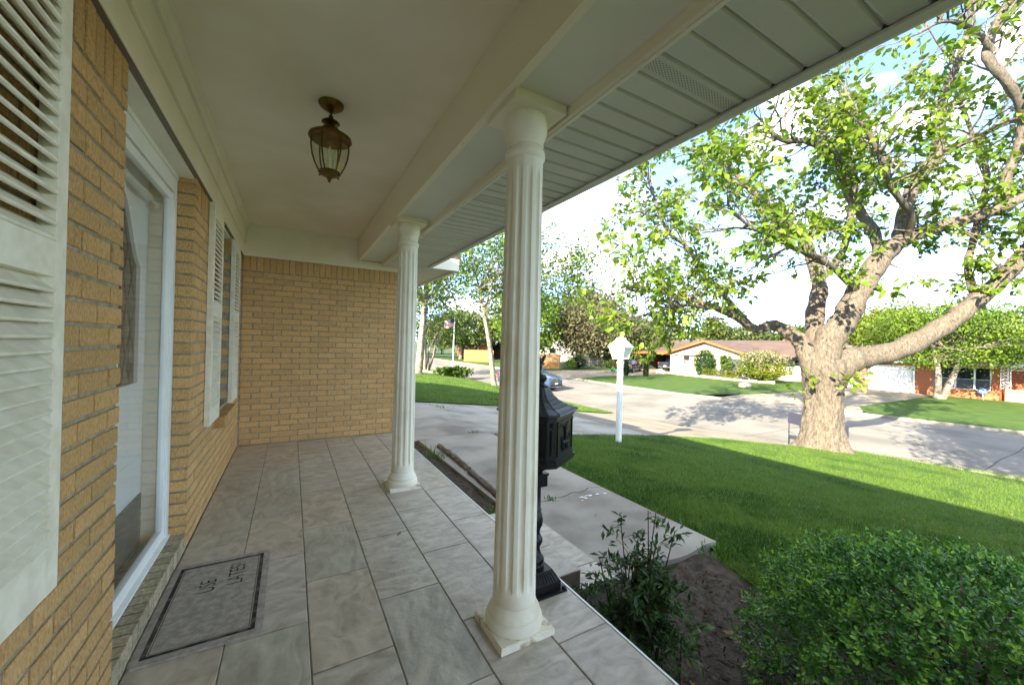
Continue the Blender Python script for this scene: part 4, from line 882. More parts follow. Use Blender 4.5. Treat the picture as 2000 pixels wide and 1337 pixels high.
# ------------------------------------------------------------------ hedge shrub, nandina, grass
hd = thing('boxwood_shrub', 'large rounded glossy green shrub growing beside the soil bed', 'shrub', (0, 0, 0))
hc = np.array([3.24, .48]); d1 = np.array([.86, -.51]); d2 = np.array([.51, .86]); ha, hb_, hz0, hz1 = .84, .65, -.45, .25
def hedge_pts(n, lo=.86, hi=1.04):
    th = rng.uniform(0, 2*np.pi, n); cz = rng.uniform(0, 1, n)**.85; ph = np.arcsin(cz); sq = .62
    cr = np.cos(ph)**sq; hgt = np.sin(ph)**.8; lump = 1+.07*np.sin(3*th+1)+.05*np.sin(7*th+cz*5)+.04*np.sin(11*th-cz*9); k = rng.uniform(lo, hi, n)*lump
    xy = hc+(np.cos(th)*cr*ha*k)[:, None]*d1+(np.sin(th)*cr*hb_*k)[:, None]*d2; z = hz0+(hz1-hz0)*hgt*(.93+.07*k)+.03*np.sin(9*th)
    N = nrm(np.stack([d1[0]*np.cos(th)*cr+d2[0]*np.sin(th)*cr, d1[1]*np.cos(th)*cr+d2[1]*np.sin(th)*cr, hgt+.1], -1))
    return np.concatenate([xy, z[:, None]], 1), N
# inner dark branches
ib = MB()
for k in range(60):
    P, N = hedge_pts(1, .6, .95); p = P[0]; ib.tube([(hc[0]+rng.normal(0, .08), hc[1]+rng.normal(0, .08), -.46), tuple((p+np.array([*hc, -.2]))/2+rng.normal(0, .05, 3)), tuple(p)], [.012, .008, .003], 4)
ib.build('stems', m_twig, hd)
C, N = hedge_pts(17000, .68, 1.03); n = len(C); A = nrm(N+rdir(n)*.9); U = nrm(N*.8+rdir(n)*.7+np.array([0, 0, .4])); L = rng.uniform(.016, .030, n)
V, F = scatter(OVAL_V, OVAL_T, C, A, U, L, L*.62); link('inner_foliage', npmesh('inner_foliage', V, F, m_box), hd, kind='stuff')
S0, SN = hedge_pts(2300, .97, 1.06); LC, LA, LU, LL = [], [], [], []
for p, nn in zip(S0, SN):      # little sprigs of new growth
    d = nrm(nn+rng.normal(0, .35, 3)+np.array([0, 0, .25])); ln = rng.uniform(.03, .09); k = int(rng.integers(5, 9))
    for j in range(k):
        t = (j+1)/k; az = j*2.4+rng.uniform(0, 1); o1 = nrm(np.cross(d, [.3, .2, .9])); o2 = np.cross(d, o1); side = o1*math.cos(az)+o2*math.sin(az)
        LC.append(p+d*ln*t); LA.append(nrm(side+d*(.3+.8*t))); LU.append(nrm(d+rng.normal(0, .25, 3))); LL.append(rng.uniform(.015, .029))
LC, LA, LU, LL = map(np.array, (LC, LA, LU, LL))
new = rng.random(len(LC)) < .45
leaves_split(hd, 'leaf', 'foliage', OVAL_V, OVAL_T, LC[~new], LA[~new], LU[~new], LL[~new], LL[~new]*.62, m_box, 150)
leaves_split(hd, 'leaf', 'new_foliage', OVAL_V, OVAL_T, LC[new], LA[new], LU[new], LL[new], LL[new]*.6, m_boxnew, 150)

nd = thing('nandina_shrub', 'slender dark nandina canes growing beside the porch steps', 'shrub', (0, 0, 0))
cn = MB(); LC, LA, LU, LL = [], [], [], []
for k in range(34):
    bx_, by_ = 2.20+rng.normal(0, .085), 1.46+rng.normal(0, .12); h = rng.uniform(.42, .80)*(1.0 if k < 14 else .7); lx, ly = rng.normal(.03, .08), rng.normal(0, .09)
    top = np.array([bx_+lx, by_+ly, -.44+h]); mid = np.array([bx_+lx*.4, by_+ly*.4, -.44+h*.5]); cn.tube([(bx_, by_, -.46), tuple(mid), tuple(top)], [.0055, .0045, .0025], 5)
    for q in range(rng.integers(7, 12)):
        t = rng.uniform(.25, 1); p = np.array([bx_+lx*t, by_+ly*t, -.44+h*t]); d = nrm(np.array([rng.normal(), rng.normal(), .35])); l = rng.uniform(.06, .16); e = p+d*l+np.array([0, 0, -.02]); cn.tube([tuple(p), tuple((p+e)/2+np.array([0, 0, .012])), tuple(e)], .0014, 3)
        for j in range(rng.integers(8, 15)):
            u = rng.uniform(.3, 1.05); c0 = p+(e-p)*u+rng.normal(0, .012, 3); LC.append(c0); LA.append(nrm(d*.6+rng.normal(0, .6, 3)+np.array([0, 0, -.15]))); LU.append(nrm(np.array([0, 0, 1])+rng.normal(0, .4, 3))); LL.append(rng.uniform(.035, .065))
cn.build('canes', mat('nandina_cane', '#4d4030', '#352c22', scale=20, rough=.8), nd)
LC, LA, LU, LL = map(np.array, (LC, LA, LU, LL)); leaves_split(nd, 'leaf', 'foliage', DIA_V, DIA_F, LC, LA, LU, LL, LL*.34, m_nand, 200)

BL_V = [(0, .5, 0), (0, -.5, 0), (.55, .32, .06), (.55, -.32, .06), (1, 0, .22)]; BL_F = [(0, 1, 3), (0, 3, 2), (2, 3, 4)]
def grass(name, pts, h, w, label, spread=.45, m=m_blade):
    n = len(pts); A = nrm(np.array([0, 0, 1])+rng.normal(0, spread, (n, 3))*np.array([1, 1, .3])); U = rdir(n)*np.array([1, 1, .1]); L = h*rng.uniform(.5, 1.25, n)
    V, F = scatter(BL_V, BL_F, pts, A, U, L, np.full(n, w)*rng.uniform(.7, 1.3, n)); return link(name, npmesh(name, V, F, m), None, label=label, cat='grass', kind='stuff')
def sample(n, x0, x1, y0, y1, ok, power):
    P = []
    got = 0
    while got < n:
        x = rng.uniform(x0, x1, 200000); y = rng.uniform(y0, y1, 200000); d = np.hypot(x-CAM.x, y-CAM.y); keep = (rng.random(200000) < np.minimum(1, (4.0/d)**power)) & ok(x, y); P.append(np.stack([x[keep], y[keep]], -1)); got += keep.sum()
    P = np.concatenate(P)[:n]; return np.concatenate([P, gz(P[:, 0], P[:, 1])[:, None]-.005], 1)
okA = lambda x, y: (x > np.interp(y, [-4, 1.25, 1.75, 2.1], [3.34, 3.35, 3.48, 3.755])+.02*np.sin(y*23)+.015*np.sin(y*57)) & (x < xk(y)-.2) & ((y < drive_near(x)-.0) | (x > 15.2)) & ((x < 13.5) | (y < 5.3))
grass('lawn_grass', sample(200000, 3.3, 17, -3, 7, okA, 1.6), .058, .0055, 'short green grass covering the shaded front lawn')
okB = lambda x, y: (y > drive_far(x)) & (x < xk(y)-.2) & (x > 2)
grass('side_grass', sample(50000, 2, 13.5, 11, 32, okB, 1.2), .07, .012, 'short grass on the sunlit lawn beyond the driveway')
# weeds in cracks and the bed
def tuft(x, y, z, n, h, label, sp=.05):
    r_ = np.stack([x+rng.normal(0, sp, n), y+rng.normal(0, sp, n), np.full(n, z)], -1); o = grass('weed', r_, h, .012, label, .6, m_weed); o['category'] = 'weed'; return o
tuft(2.25, 3.35, -.43, 26, .20, 'leafy green weed in the soil strip by the timber edging', .05); tuft(2.40, 5.5, -.43, 40, .16, 'grassy weeds at the far end of the timber edging', .12)
tuft(3.0, 3.40, -.41, 24, .06, 'small weed in the walkway crack', .03); tuft(3.55, 6.62, -.43, 60, .07, 'small weed clump in the joint between walkway and driveway', .05); tuft(4.4, 6.66, -.55, 40, .06, 'thin weed patch along the driveway edge joint', .12); tuft(3.2, 10.21, -.44, 90, .10, 'weed clump in the driveway crack near the lawn', .09); tuft(4.1, 10.21, -.52, 60, .08, 'weed line in the far driveway crack', .16); tuft(3.62, 1.9, -.43, 50, .09, 'weed at the corner of the walkway and soil', .07)
# timber edging
def timber(pts, r, label):
    P = catmull([(*p, r) for p in pts], 6); MB().tube([p[:3] for p in P], [p[3]*(1+.1*math.sin(k*2.3)) for k, p in enumerate(P)], 9, wob=.28, seed=int(pts[0][1]*10)).build('landscape_timber', m_timber, None, smooth=False, label=label, cat='timber', group='weathered timbers edging the beds')
timber([(2.62, 5.95, -.40), (2.60, 5.2, -.385), (2.58, 4.66, -.40)], .045, 'grey weathered timber edging the soil by the walkway, far piece'); timber([(2.57, 4.60, -.40), (2.52, 3.7, -.39), (2.47, 2.88, -.41)], .045, 'grey weathered timber edging the soil strip beside the steps')
timber([(2.18, 1.20, -.41), (2.25, .75, -.40), (2.33, .2, -.41)], .06, 'weathered timber lying in the soil between nandina and boxwood')
# fallen leaves
DLM = MB().add([(0, 0, .002), (.4, .22, .012), (1, 0, .006), (.45, -.25, .010)], [(0, 3, 2, 1)]).mesh('dead_leaf', m_dead)
for k in range(110):
    if k < 40: x, y, z = rng.uniform(1.9, 2.9), rng.uniform(.3, 1.9), -.425
    elif k < 60: x, y, z = rng.uniform(1.9, 2.45), rng.uniform(2.95, 5.4), -.425
    elif k < 70: x, y, z = rng.uniform(2.6, 3.6), rng.uniform(2.2, 5), -.396
    else: x, y = rng.uniform(4, 10), rng.uniform(0, 6); z = float(gz(x, y))+.03
    s = rng.uniform(.025, .06); link('fallen_leaf', DLM, None, (x, y, z+.006), (rng.normal(0, .2), rng.normal(0, .2), rng.uniform(0, 6.28)), label='dry brown leaf lying on the '+('soil under the nandina and shrub' if k < 40 else ('soil strip by the timber' if k < 60 else ('concrete walkway' if k < 70 else 'shaded front lawn'))), cat='leaf', group='fallen dry leaves', scale=(s, s, s))
link('fallen_leaf', DLM, None, (1.15, 2.55, .003), (0, 0, 1), label='dry leaf curled on the porch tiles', cat='leaf', group='fallen dry leaves', scale=(.07, .05, .05))

# ------------------------------------------------------------------ houses across the street
m_tan = mat('tan_stone', '#d8cdb8', '#c4b69e', scale=3, rough=.9, bump=.3, bscale=20); m_stucco = mat('cream_stucco', '#e9e2d0', '#dcd3bd', scale=2, rough=.9)
m_roofb = mat('brown_shingle', '#6a5750', '#55453f', scale=1.5, detail=9, rough=.95, bump=.6, bscale=10, st=(1, .25, 3)); m_orange = mat('orange_trim', '#c8643a', '#b5552f', scale=3, rough=.6)
m_redbrick = mat('red_brick', '#b5714f', '#94573d', scale=16, detail=8, rough=.9, st=(1, 1, 3), bump=.3, bscale=20); m_pinkbrick = mat('pink_brick', '#d0a284', '#b9876a', scale=16, detail=8, rough=.9, st=(1, 1, 3))
m_garage = mat('garage_white', '#eceae4', '#e2e0da', scale=2, rough=.6); m_greyside = mat('grey_siding', '#9aa0a0', '#878d8e', scale=2, rough=.8); m_lath = mat('iron_white', '#f0efea', None, rough=.5)
m_roofg = mat('grey_shingle', '#8f857c', '#756c64', scale=1.5, detail=9, rough=.95, st=(1, .25, 3)); m_cedar = mat('cedar_board', '#c08a55', '#9a6a3d', scale=4, detail=7, rough=.9, st=(6, 6, .6), rnd=.12)
GB = -1.78
def roofprism(name, m, parent, poly, a, b, axis, **k): return MB().prism(poly, a, b, axis=axis).build(name, m, parent, **k)
H = thing('ranch_house', 'low ranch house with brown roof, orange gable trim and open carport', 'house')
w = MB(); w.box(40.3, 48, 21.55, 22.35, GB-.2, .45); w.box(40.3, 48, 24.9, 27.05, GB-.2, .45); w.box(40.32, 40.5, 22.35, 24.9, .30, .45); w.box(40.4, 48, 22.35, 24.9, GB-.2, -1.55); w.build('wall', m_stucco, H)
MB().prism([(21.3, .45), (31.2, .45), (26.3, 2.0)], 40.25, 40.45, axis=0).build('gable', m_tan, H, label='tan stone gable under orange trim')
for a, b in ((22.42, 24.12), (24.28, 24.85)):
    wn = box('window', m_stucco, H, 40.40, 40.48, a, b, -1.55, .30); box('pane', m_screen, wn, 40.385, 40.398, a+.05, b-.05, -1.5, .25)
box('mullion', m_garage, H, 40.36, 40.42, 24.12, 24.28, -1.55, .30)
for a, b, c in ((30.55, 31.0, m_stucco), (27.05, 27.4, m_stucco)): box('pier', c, H, 40.3, 40.6, a, b, GB-.1, .45)
sc = thing('screen_wall', None, None); sc.parent = H; sc['label'] = 'pierced concrete block screen beside the carport'
blk = MB(); s_ = .26
for q in range(4):
    c_, t_ = q*math.pi/2, .045
blk.add([(0, -s_/2, -s_/2), (0, s_/2, -s_/2), (0, s_/2, s_/2), (0, -s_/2, s_/2), (0, -s_*.3, 0), (0, 0, -s_*.3), (0, s_*.3, 0), (0, 0, s_*.3)], [(0, 1, 5), (1, 6, 5), (1, 2, 6), (2, 7, 6), (2, 3, 7), (3, 4, 7), (3, 0, 4), (0, 5, 4)])
for f_ in list(blk.f): pass
nb = len(blk.v); blk.v += [(.08, y, z) for _, y, z in blk.v]; blk.f += [tuple(i+nb for i in f_)[::-1] for f_ in blk.f[:8]]+[(4, 5, 5+nb, 4+nb), (5, 6, 6+nb, 5+nb), (6, 7, 7+nb, 6+nb), (7, 4, 4+nb, 7+nb), (0, nb, 1+nb, 1), (1, 1+nb, 2+nb, 2), (2, 2+nb, 3+nb, 3), (3, 3+nb, nb, 0)]
bme = blk.mesh('screen_block', m_tan)
for i in range(12):
    for j in range(8):
        y, z = 27.45+.13+i*.26, GB+.13+j*.26
        if (4 <= i <= 6 and j >= 5) or (j >= 4 and i in (5,)): continue
        link('screen_block', bme, sc, (40.35, y, z))
box('wall', m_stucco, H, 41.6, 41.8, 27.4, 31.0, GB, .45, label='shaded entry wall behind the block screen')
roofprism('roof', m_roofb, H, [(20.75, .44), (20.75, .54), (26.3, 2.12), (31.75, .54), (31.75, .44), (26.3, 2.0)], 39.75, 47, 0)
for p in ([(20.7, .36), (20.7, .56), (26.3, 2.16), (26.3, 1.98)], [(31.8, .36), (31.8, .56), (26.3, 2.16), (26.3, 1.98)]): MB().prism(p, 39.68, 39.745, axis=0).build('rake_board', m_orange, H)
roofprism('roof', m_roofb, H, [(43.9, .60), (43.9, .70), (50.2, 2.42), (57, .70), (57, .60), (50.2, 2.32)], 19.4, 38.2, 1)
roofprism('roof', m_roofb, H, [(41.6, .50), (41.6, .58), (50.2, 2.38), (50.2, 2.28)], 31.5, 38.0, 1)
box('fascia', m_orange, H, 41.52, 41.598, 31.78, 38.1, .40, .60)
w = MB(); w.box(46, 46.2, 19.6, 21.54, -.85, .62); w.build('wall', m_greyside, H); box('wall', m_tan, H, 45.98, 46.22, 19.6, 21.54, GB-.2, -.852); wn = box('window', m_stucco, H, 45.9, 45.99, 19.75, 20.25, -.35, .35); box('pane', m_dark, wn, 45.88, 45.897, 19.79, 20.21, -.31, .31)
cp = MB(); cp.box(47.9, 48.1, 31, 38, GB-.1, .6); cp.box(41.7, 47.9, 37.75, 37.9, GB-.1, .6); cp.box(42, 47.9, 31.0, 31.15, GB-.1, .6); cp.build('carport_wall', mat('carport_shade_tone', (.07, .062, .052), (.05, .044, .037), scale=2, rough=.9), H)  # carport shade is put into this dark wall colour
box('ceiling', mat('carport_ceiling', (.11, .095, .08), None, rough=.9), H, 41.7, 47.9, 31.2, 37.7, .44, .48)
for y, h, s_ in ((33.6, .25, .35), (22.9, .22, .22), (20.6, .2, .12)): box('vent', m_roofb, H, 49.5, 49.9, y, y+s_, 2.2, 2.35+h)
bw = thing('stone_edging', 'low pale stone edging along the bed of the house with orange trim', 'edging', (0, 0, 0))
pts = [(39.2, 30.9), (38.3, 27.5), (38.0, 24.0), (38.0, 20.5), (38.8, 18.6)]
EDG = [MB().box(-.2, .2, -.32, .32, 0, h).mesh('stone', m_tan) for h in (.2, .24, .17)]
for (xa, ya), (xb, yb) in zip(pts[:-1], pts[1:]):
    L_ = math.hypot(xb-xa, yb-ya); n = int(L_/.66)
    for i in range(n): t = (i+.5)/n; link('stone', random.choice(EDG), bw, (xa+(xb-xa)*t, ya+(yb-ya)*t, -1.775), (0, 0, math.atan2(yb-ya, xb-xa)+math.pi/2+random.uniform(-.06, .06)))
o = MB(); o.prism([(-.55, 0), (.55, 0), (.55, .30), (.30, .34), (.12, .52), (-.12, .52), (-.30, .34), (-.55, .30)], -.06, .06, axis=0)
ybs = o.build('garden_headboard', m_stucco, None, loc=(38.6, 31.0, GB), label='cream scalloped garden panel before the carport pickup', cat='garden ornament')
rk = MB(); rk.lathe([(.40, -.08), (.48, .08), (.45, .26), (.30, .36), (.10, .39)], 12, wob=lambda r, z, a_: r*(1+.16*math.sin(3*a_+1)+.1*math.sin(5*a_+z*9))); rk.build('boulder', mat('boulder', '#a79f8c', '#7f786a', scale=5, rough=.95, bump=.8, bscale=12), None, loc=(32.4, 17.7, -1.77), label='grey boulder on the lawn of the house with orange trim', cat='boulder')

K = thing('garage_house', 'brick house with two white garage doors and wide dark windows', 'house')
XG = 42.8
w = MB(); w.box(XG, 52, 9.35, 10.6, GB-.2, .65); w.box(XG, XG+.3, 13.45, 14.0, GB-.2, .65); w.box(XG+.01, XG+.28, 10.6, 13.45, .30, .65); w.box(XG+.01, XG+.28, 14.0, 16.6, .25, .65); w.box(XG, XG+.3, 16.6, 17.4, GB-.2, .65); w.box(XG, 52, 6.3, 6.75, GB-.2, .5)
w.box(XG+.01, 52, 6.75, 9.35, GB-.2, -1.22); w.box(XG+.01, XG+.3, 6.75, 9.35, .40, .65); w.box(XG+1.5, 52, -4, 6.3, GB-.2, .65); w.build('wall', m_redbrick, K)
box('pier', m_pinkbrick, K, XG-.02, XG-.002, 13.45, 14.0, GB-.1, .64); box('low_wall', m_pinkbrick, K, XG-.5, XG-.3, 3.0, 6.1, GB-.2, -.95); box('planter', m_redbrick, K, XG-.5, XG-.001, 6.35, 9.3, GB-.2, -1.30)
for a, b in ((10.72, 13.43), (14.02, 16.58)):
    g = box('garage_door', m_garage, K, XG+.08, XG+.14, a, b, GB-.05, .30); n = 4
    for i in range(n):
        for j in range(4): h = (2.0)/n; box('panel', m_garage, g, XG+.062, XG+.079, a+.06+j*(b-a-.1)/4, a+(j+1)*(b-a-.1)/4, GB+i*h+.04, GB+(i+1)*h-.03)
for a, b in ((6.85, 7.50), (7.60, 8.42), (8.54, 9.25)):
    wn = box('window', m_garage, K, XG+.10, XG+.16, a-.05, b+.05, -1.2, .40); box('pane', m_dark, wn, XG+.09, XG+.099, a, b, -.45, .36); box('pane', m_screen, wn, XG+.088, XG+.098, a, b, -1.16, -.47)
box('downspout', m_garage, K, XG-.09, XG-.01, 10.55, 10.66, GB, .6)
roofprism('roof', m_roofg, K, [(42.1, .56), (42.1, .68), (47.6, 2.45), (53, .68), (53, .56), (47.6, 2.3)], -4.5, 17.9, 1); box('fascia', m_garage, K, 42.03, 42.098, -4.5, 17.9, .54, .72); box('soffit', m_garage, K, 42.1, 42.8, -4.5, 17.9, .545, .56)
io = thing('ironwork_post', None, None); io.parent = K; io['label'] = 'white lacy ironwork porch support'
b = MB()
for y in (5.88, 6.30): b.box(XG-.30, XG-.26, y, y+.04, -.95, .54)
for i in range(7):
    for s in (0, 1):
        z = -.85+i*.2; b.tube([(XG-.28, 6.11+(.16-.02*s)*math.cos(t)*(.6+.4*math.sin(2*t+s)), z+.1+.1*math.sin(t)) for t in np.linspace(0, 6.28, 12)], .014, 4)
for i in range(7): b.box(XG-.29, XG-.27, 5.92, 6.30, -.93+i*.21, -.91+i*.21)
b.build('scrollwork', m_lath, io); b = MB()
for y in np.arange(2.5, 5.85, .36): b.tube([(XG-.28, y+.17+.16*math.cos(t), .43+.09*math.sin(t)) for t in np.linspace(0, 6.28, 10)], .014, 4)
b.box(XG-.29, XG-.27, 2.4, 5.88, .50, .54); b.box(XG-.29, XG-.27, 2.4, 5.88, .31, .335); b.build('frieze', m_lath, io)
dec = MB(); dec.tube([(XG+1.46, 5.6, .1), (XG+1.46, 5.1, .05), (XG+1.46, 5.0, -.25), (XG+1.46, 5.35, -.55), (XG+1.46, 5.75, -.2), (XG+1.46, 5.6, .1)], .02, 5); dec.build('wall_ornament', m_tan, K); box('letter_box', m_iron, K, XG+1.38, XG+1.49, 5.05, 5.45, -.25, -.08)
ss = thing('yard_sign', 'small round blue security sign on a white stake by the brick house', 'sign', (41.9, 7.0, -1.77), R(200))
MB().tube([(0, .05, -.1), (0, 0, .5)], .015, 6).build('stake', m_garage, ss); MB().prism([(.24*math.cos(t), .58+.21*math.sin(t)) for t in np.linspace(0, 2*math.pi, 9)[:-1]], -.012, .012, axis=0).build('board', mat('sign_blue', '#2d5fae', None, rough=.4), ss)
b = MB(); b.box(.013, .016, -.15, .15, .53, .63); b.box(-.016, -.013, -.15, .15, .53, .63); b.build('print', m_garage, ss)
# small things at the far kerb
for x, y, lb in ((25.30, 14.9, 'white painted address block on the kerb by the far driveway'), (26.0, 8.75, 'white painted address block on the kerb at the driveway mouth')):
    p = thing('kerb_number', lb, 'address plate', (float(xf(y))-.085, y, ROAD+.045), 0, 'painted kerb numbers'); box('plate', m_garage, p, -.004, 0, -.35, .35, -.06, .06); box('mark', mat('sign_navy', '#2a3d63', None, rough=.6), p, -.007, -.0045, .05, .25, -.04, .04)
# for sale style board leaning behind the trunk
yb = thing('sign_board', 'dark sign board on thin metal legs standing behind the big tree trunk', 'sign', (14.9, 5.75, float(gz(14.9, 5.75))), R(118))
m_navy = mat('board_navy', (.016, .018, .04), None, rough=.5); b = MB(); b.prism([(-.75, .34), (.75, .62), (.75, .98), (-.75, .70)], -.012, .012, axis=1); b.build('board', m_navy, yb); b = MB()
for x in (-.72, .72): b.tube([(x, 0, -.1), (x, 0, .66 if x < 0 else .95)], .012, 6)
b.build('legs', m_iron, yb)
hy = thing('garden_figure', 'small green and orange garden ornament at the lawn corner by the side street', 'ornament', (29.0, 29.0, -1.79)); MB().lathe([(.05, .45), (.22, .52), (.26, .70), (.16, .86), (.06, .92)], 12).build('body', mat('ornament_green', '#2f7d4a', None, rough=.5), hy, smooth=True)
b = MB(); b.lathe([(.05, .92), (.07, .98), (.02, 1.05)], 8); b.tube([(-.1, 0, 0), (-.06, 0, .5)], .025, 6); b.tube([(.1, 0, 0), (.06, 0, .5)], .025, 6); b.box(-.4, .4, -.05, .05, .44, .48); b.build('legs', mat('ornament_orange', '#c07a45', None, rough=.6), hy)
# flag and pole
fp = thing('flagpole', 'thin white flagpole with a striped flag on the side lawn', 'flagpole', (12.4, 30.8, float(gz(12.4, 30.8))-.05)); MB().tube([(0, 0, 0), (.08, .04, 5.0)], [.045, .03], 10).build('pole', m_lampwhite, fp, smooth=True)
fl = thing('flag', None, None); fl.parent = fp; b = {0: MB(), 1: MB(), 2: MB()}
n = 13
for i in range(n):
    for j in range(14):
        f_ = lambda u, v: (.08-u*.95, .05-.25*u+.09*math.sin(u*7+v), 4.9-v*.72-.16*u+.05*math.sin(u*6))
        u0, u1, v0, v1 = j/14, (j+1)/14, i/n, (i+1)/n; k = 2 if (i < 7 and j < 6) else (0 if i % 2 == 0 else 1); b[k].add([f_(u0, v0), f_(u1, v0), f_(u1, v1), f_(u0, v1)], [(0, 1, 2, 3)])
for k, (nm, c) in enumerate((('red_stripes', '#b23a44'), ('white_stripes', '#e9e4e0'), ('blue_canton', '#3a466f'))): b[k].build(nm, mat(nm, c, None, rough=.8, transl=.3), fl)
rb = thing('stone_edging', 'low rounded stone edging around the crape myrtle bed', 'edging', (11.0, 33.2, float(gz(11., 33.2))))
for i in range(16): t = math.pi*(1.0+i/15*1.1); link('stone', EDG[i % 3], rb, (2.0*math.cos(t)+.6, 1.6*math.sin(t), 0), (0, 0, t), scale=(.8, .75, 1.1))
# distant buildings
D1 = thing('red_brick_house', 'distant red brick house with low brown roof behind the live oak', 'house'); w = MB(); w.box(31, 42, 76.4, 76.6, GB, .9); w.box(31, 31.2, 62, 76.4, GB, .9); w.build('wall', m_redbrick, D1); roofprism('roof', m_roofb, D1, [(29.8, .85), (29.8, .95), (37, 3.0), (44, .95), (44, .85), (37, 2.9)], 61.5, 78, 1)
for y in (66, 70.5): wn = box('window', m_garage, D1, 30.9, 30.999, y, y+1.6, -.7, .5); box('pane', m_dark, wn, 30.88, 30.898, y+.08, y+1.52, -.62, .42)
D2 = thing('white_house', 'small white gabled house behind the cedar fence', 'house'); w = MB(); w.box(38, 46, 56, 56.2, GB, 1.0); w.box(38, 38.2, 56.2, 64, GB, 1.0); w.build('wall', m_garage, D2); MB().prism([(37.6, 1.0), (46.4, 1.0), (42, 3.1)], 55.95, 56.15, axis=1).build('gable', m_garage, D2); roofprism('roof', m_roofg, D2, [(37.2, .9), (37.2, 1.02), (42, 3.3), (46.8, 1.02), (46.8, .9), (42, 3.15)], 55.6, 65, 1)
wn = box('window', m_stucco, D2, 40, 41.4, 55.9, 55.99, -.3, .7); box('pane', m_dark, wn, 40.08, 41.32, 55.88, 55.898, -.22, .62)
D3 = thing('shed_house', 'low dark brick house behind the chain link fence', 'house'); w = MB(); w.box(44, 58, 50, 50.2, GB, 1.0); w.build('wall', mat('brown_brick', '#8a7264', '#70594c', scale=14, rough=.9), D3); roofprism('roof', m_roofg, D3, [(49.2, .9), (49.2, 1.0), (54, 2.6), (59, 1.0), (59, .9), (54, 2.5)], 43.5, 58.5, 0); wn = box('window', m_garage, D3, 47, 48.2, 49.9, 49.99, -.6, .5); box('pane', m_dark, wn, 47.08, 48.12, 49.88, 49.898, -.52, .42)
# fences
def board_fence(label, a, b, h, m):
    f_ = thing('board_fence', label, 'fence'); L_ = math.hypot(b[0]-a[0], b[1]-a[1]); n = int(L_/.15); me = MB().box(-.068, .068, -.012, .012, 0, h).mesh('board', m); ang = math.atan2(b[1]-a[1], b[0]-a[0])
    for i in range(n): t = (i+.5)/n; link('board', me, f_, (a[0]+(b[0]-a[0])*t, a[1]+(b[1]-a[1])*t, GB-.02), (0, 0, ang))
    for z in (.4, h-.3): link('rail', MB().box(-L_/2, L_/2, .014, .06, z, z+.09).mesh('rail', m), f_, ((a[0]+b[0])/2, (a[1]+b[1])/2, GB), (0, 0, ang))
board_fence('cedar board fence running behind the blue car', (26.4, 41.0), (30.3, 39.6), 1.85, m_cedar); board_fence('cedar board fence corner beside the distant red brick house', (24.8, 58.0), (28.6, 55.0), 1.9, m_cedar)
cf = thing('chain_link_fence', 'grey chain link fence under the grey green tree', 'fence'); m_galv = mat('galvanised', '#9a9d9c', None, rough=.5, metal=.5)
for i in range(7): t = i/6; MB().tube([(30.6+11*t, 39.6+2.4*t, GB-.1), (30.6+11*t, 39.6+2.4*t, -.35)], .03, 6).build('post', m_galv, cf)
MB().tube([(30.6, 39.6, -.4), (41.6, 42.0, -.4)], .022, 6).build('top_rail', m_galv, cf)
b = MB()
for i in range(110):
    t = i/110; x, y = 30.6+11*t, 39.6+2.4*t
    for s in (1, -1): b.add([(x, y, GB), (x+.012, y, GB), (x+.012+s*.9*.977, y+s*.9*.213, -.42), (x+s*.9*.977, y+s*.9*.213, -.42)], [(0, 1, 2, 3)])
b.build('mesh', m_galv, cf, kind='stuff')
# utility poles and street sign
for x, y, h, lb in ((52.4, 51, 12.5, 'tall wooden utility pole above the grey green tree'), (88, 60.5, 9.0, 'distant utility pole with crossarm behind the brown roof')):
    u = thing('utility_pole', lb, 'utility pole', (x, y, GB), R(20)); MB().tube([(0, 0, -.3), (0, 0, h)], [.19, .13], 10).build('pole', m_bark2, u, smooth=True); box('crossarm', m_bark2, u, -1.2, 1.2, -.16, -.06 - .0, h-.9, h-.75)
sg = thing('street_sign', 'green street name sign on a thin pole past the crape myrtle', 'sign', (14.9, 52, ROAD+.1)); MB().tube([(0, 0, 0), (0, 0, 2.7)], .035, 8).build('pole', m_galv, sg); box('blade', mat('sign_teal', '#2f8f86', None, rough=.4), sg, -.02, .9, -.015, .015, 2.7, 2.95)

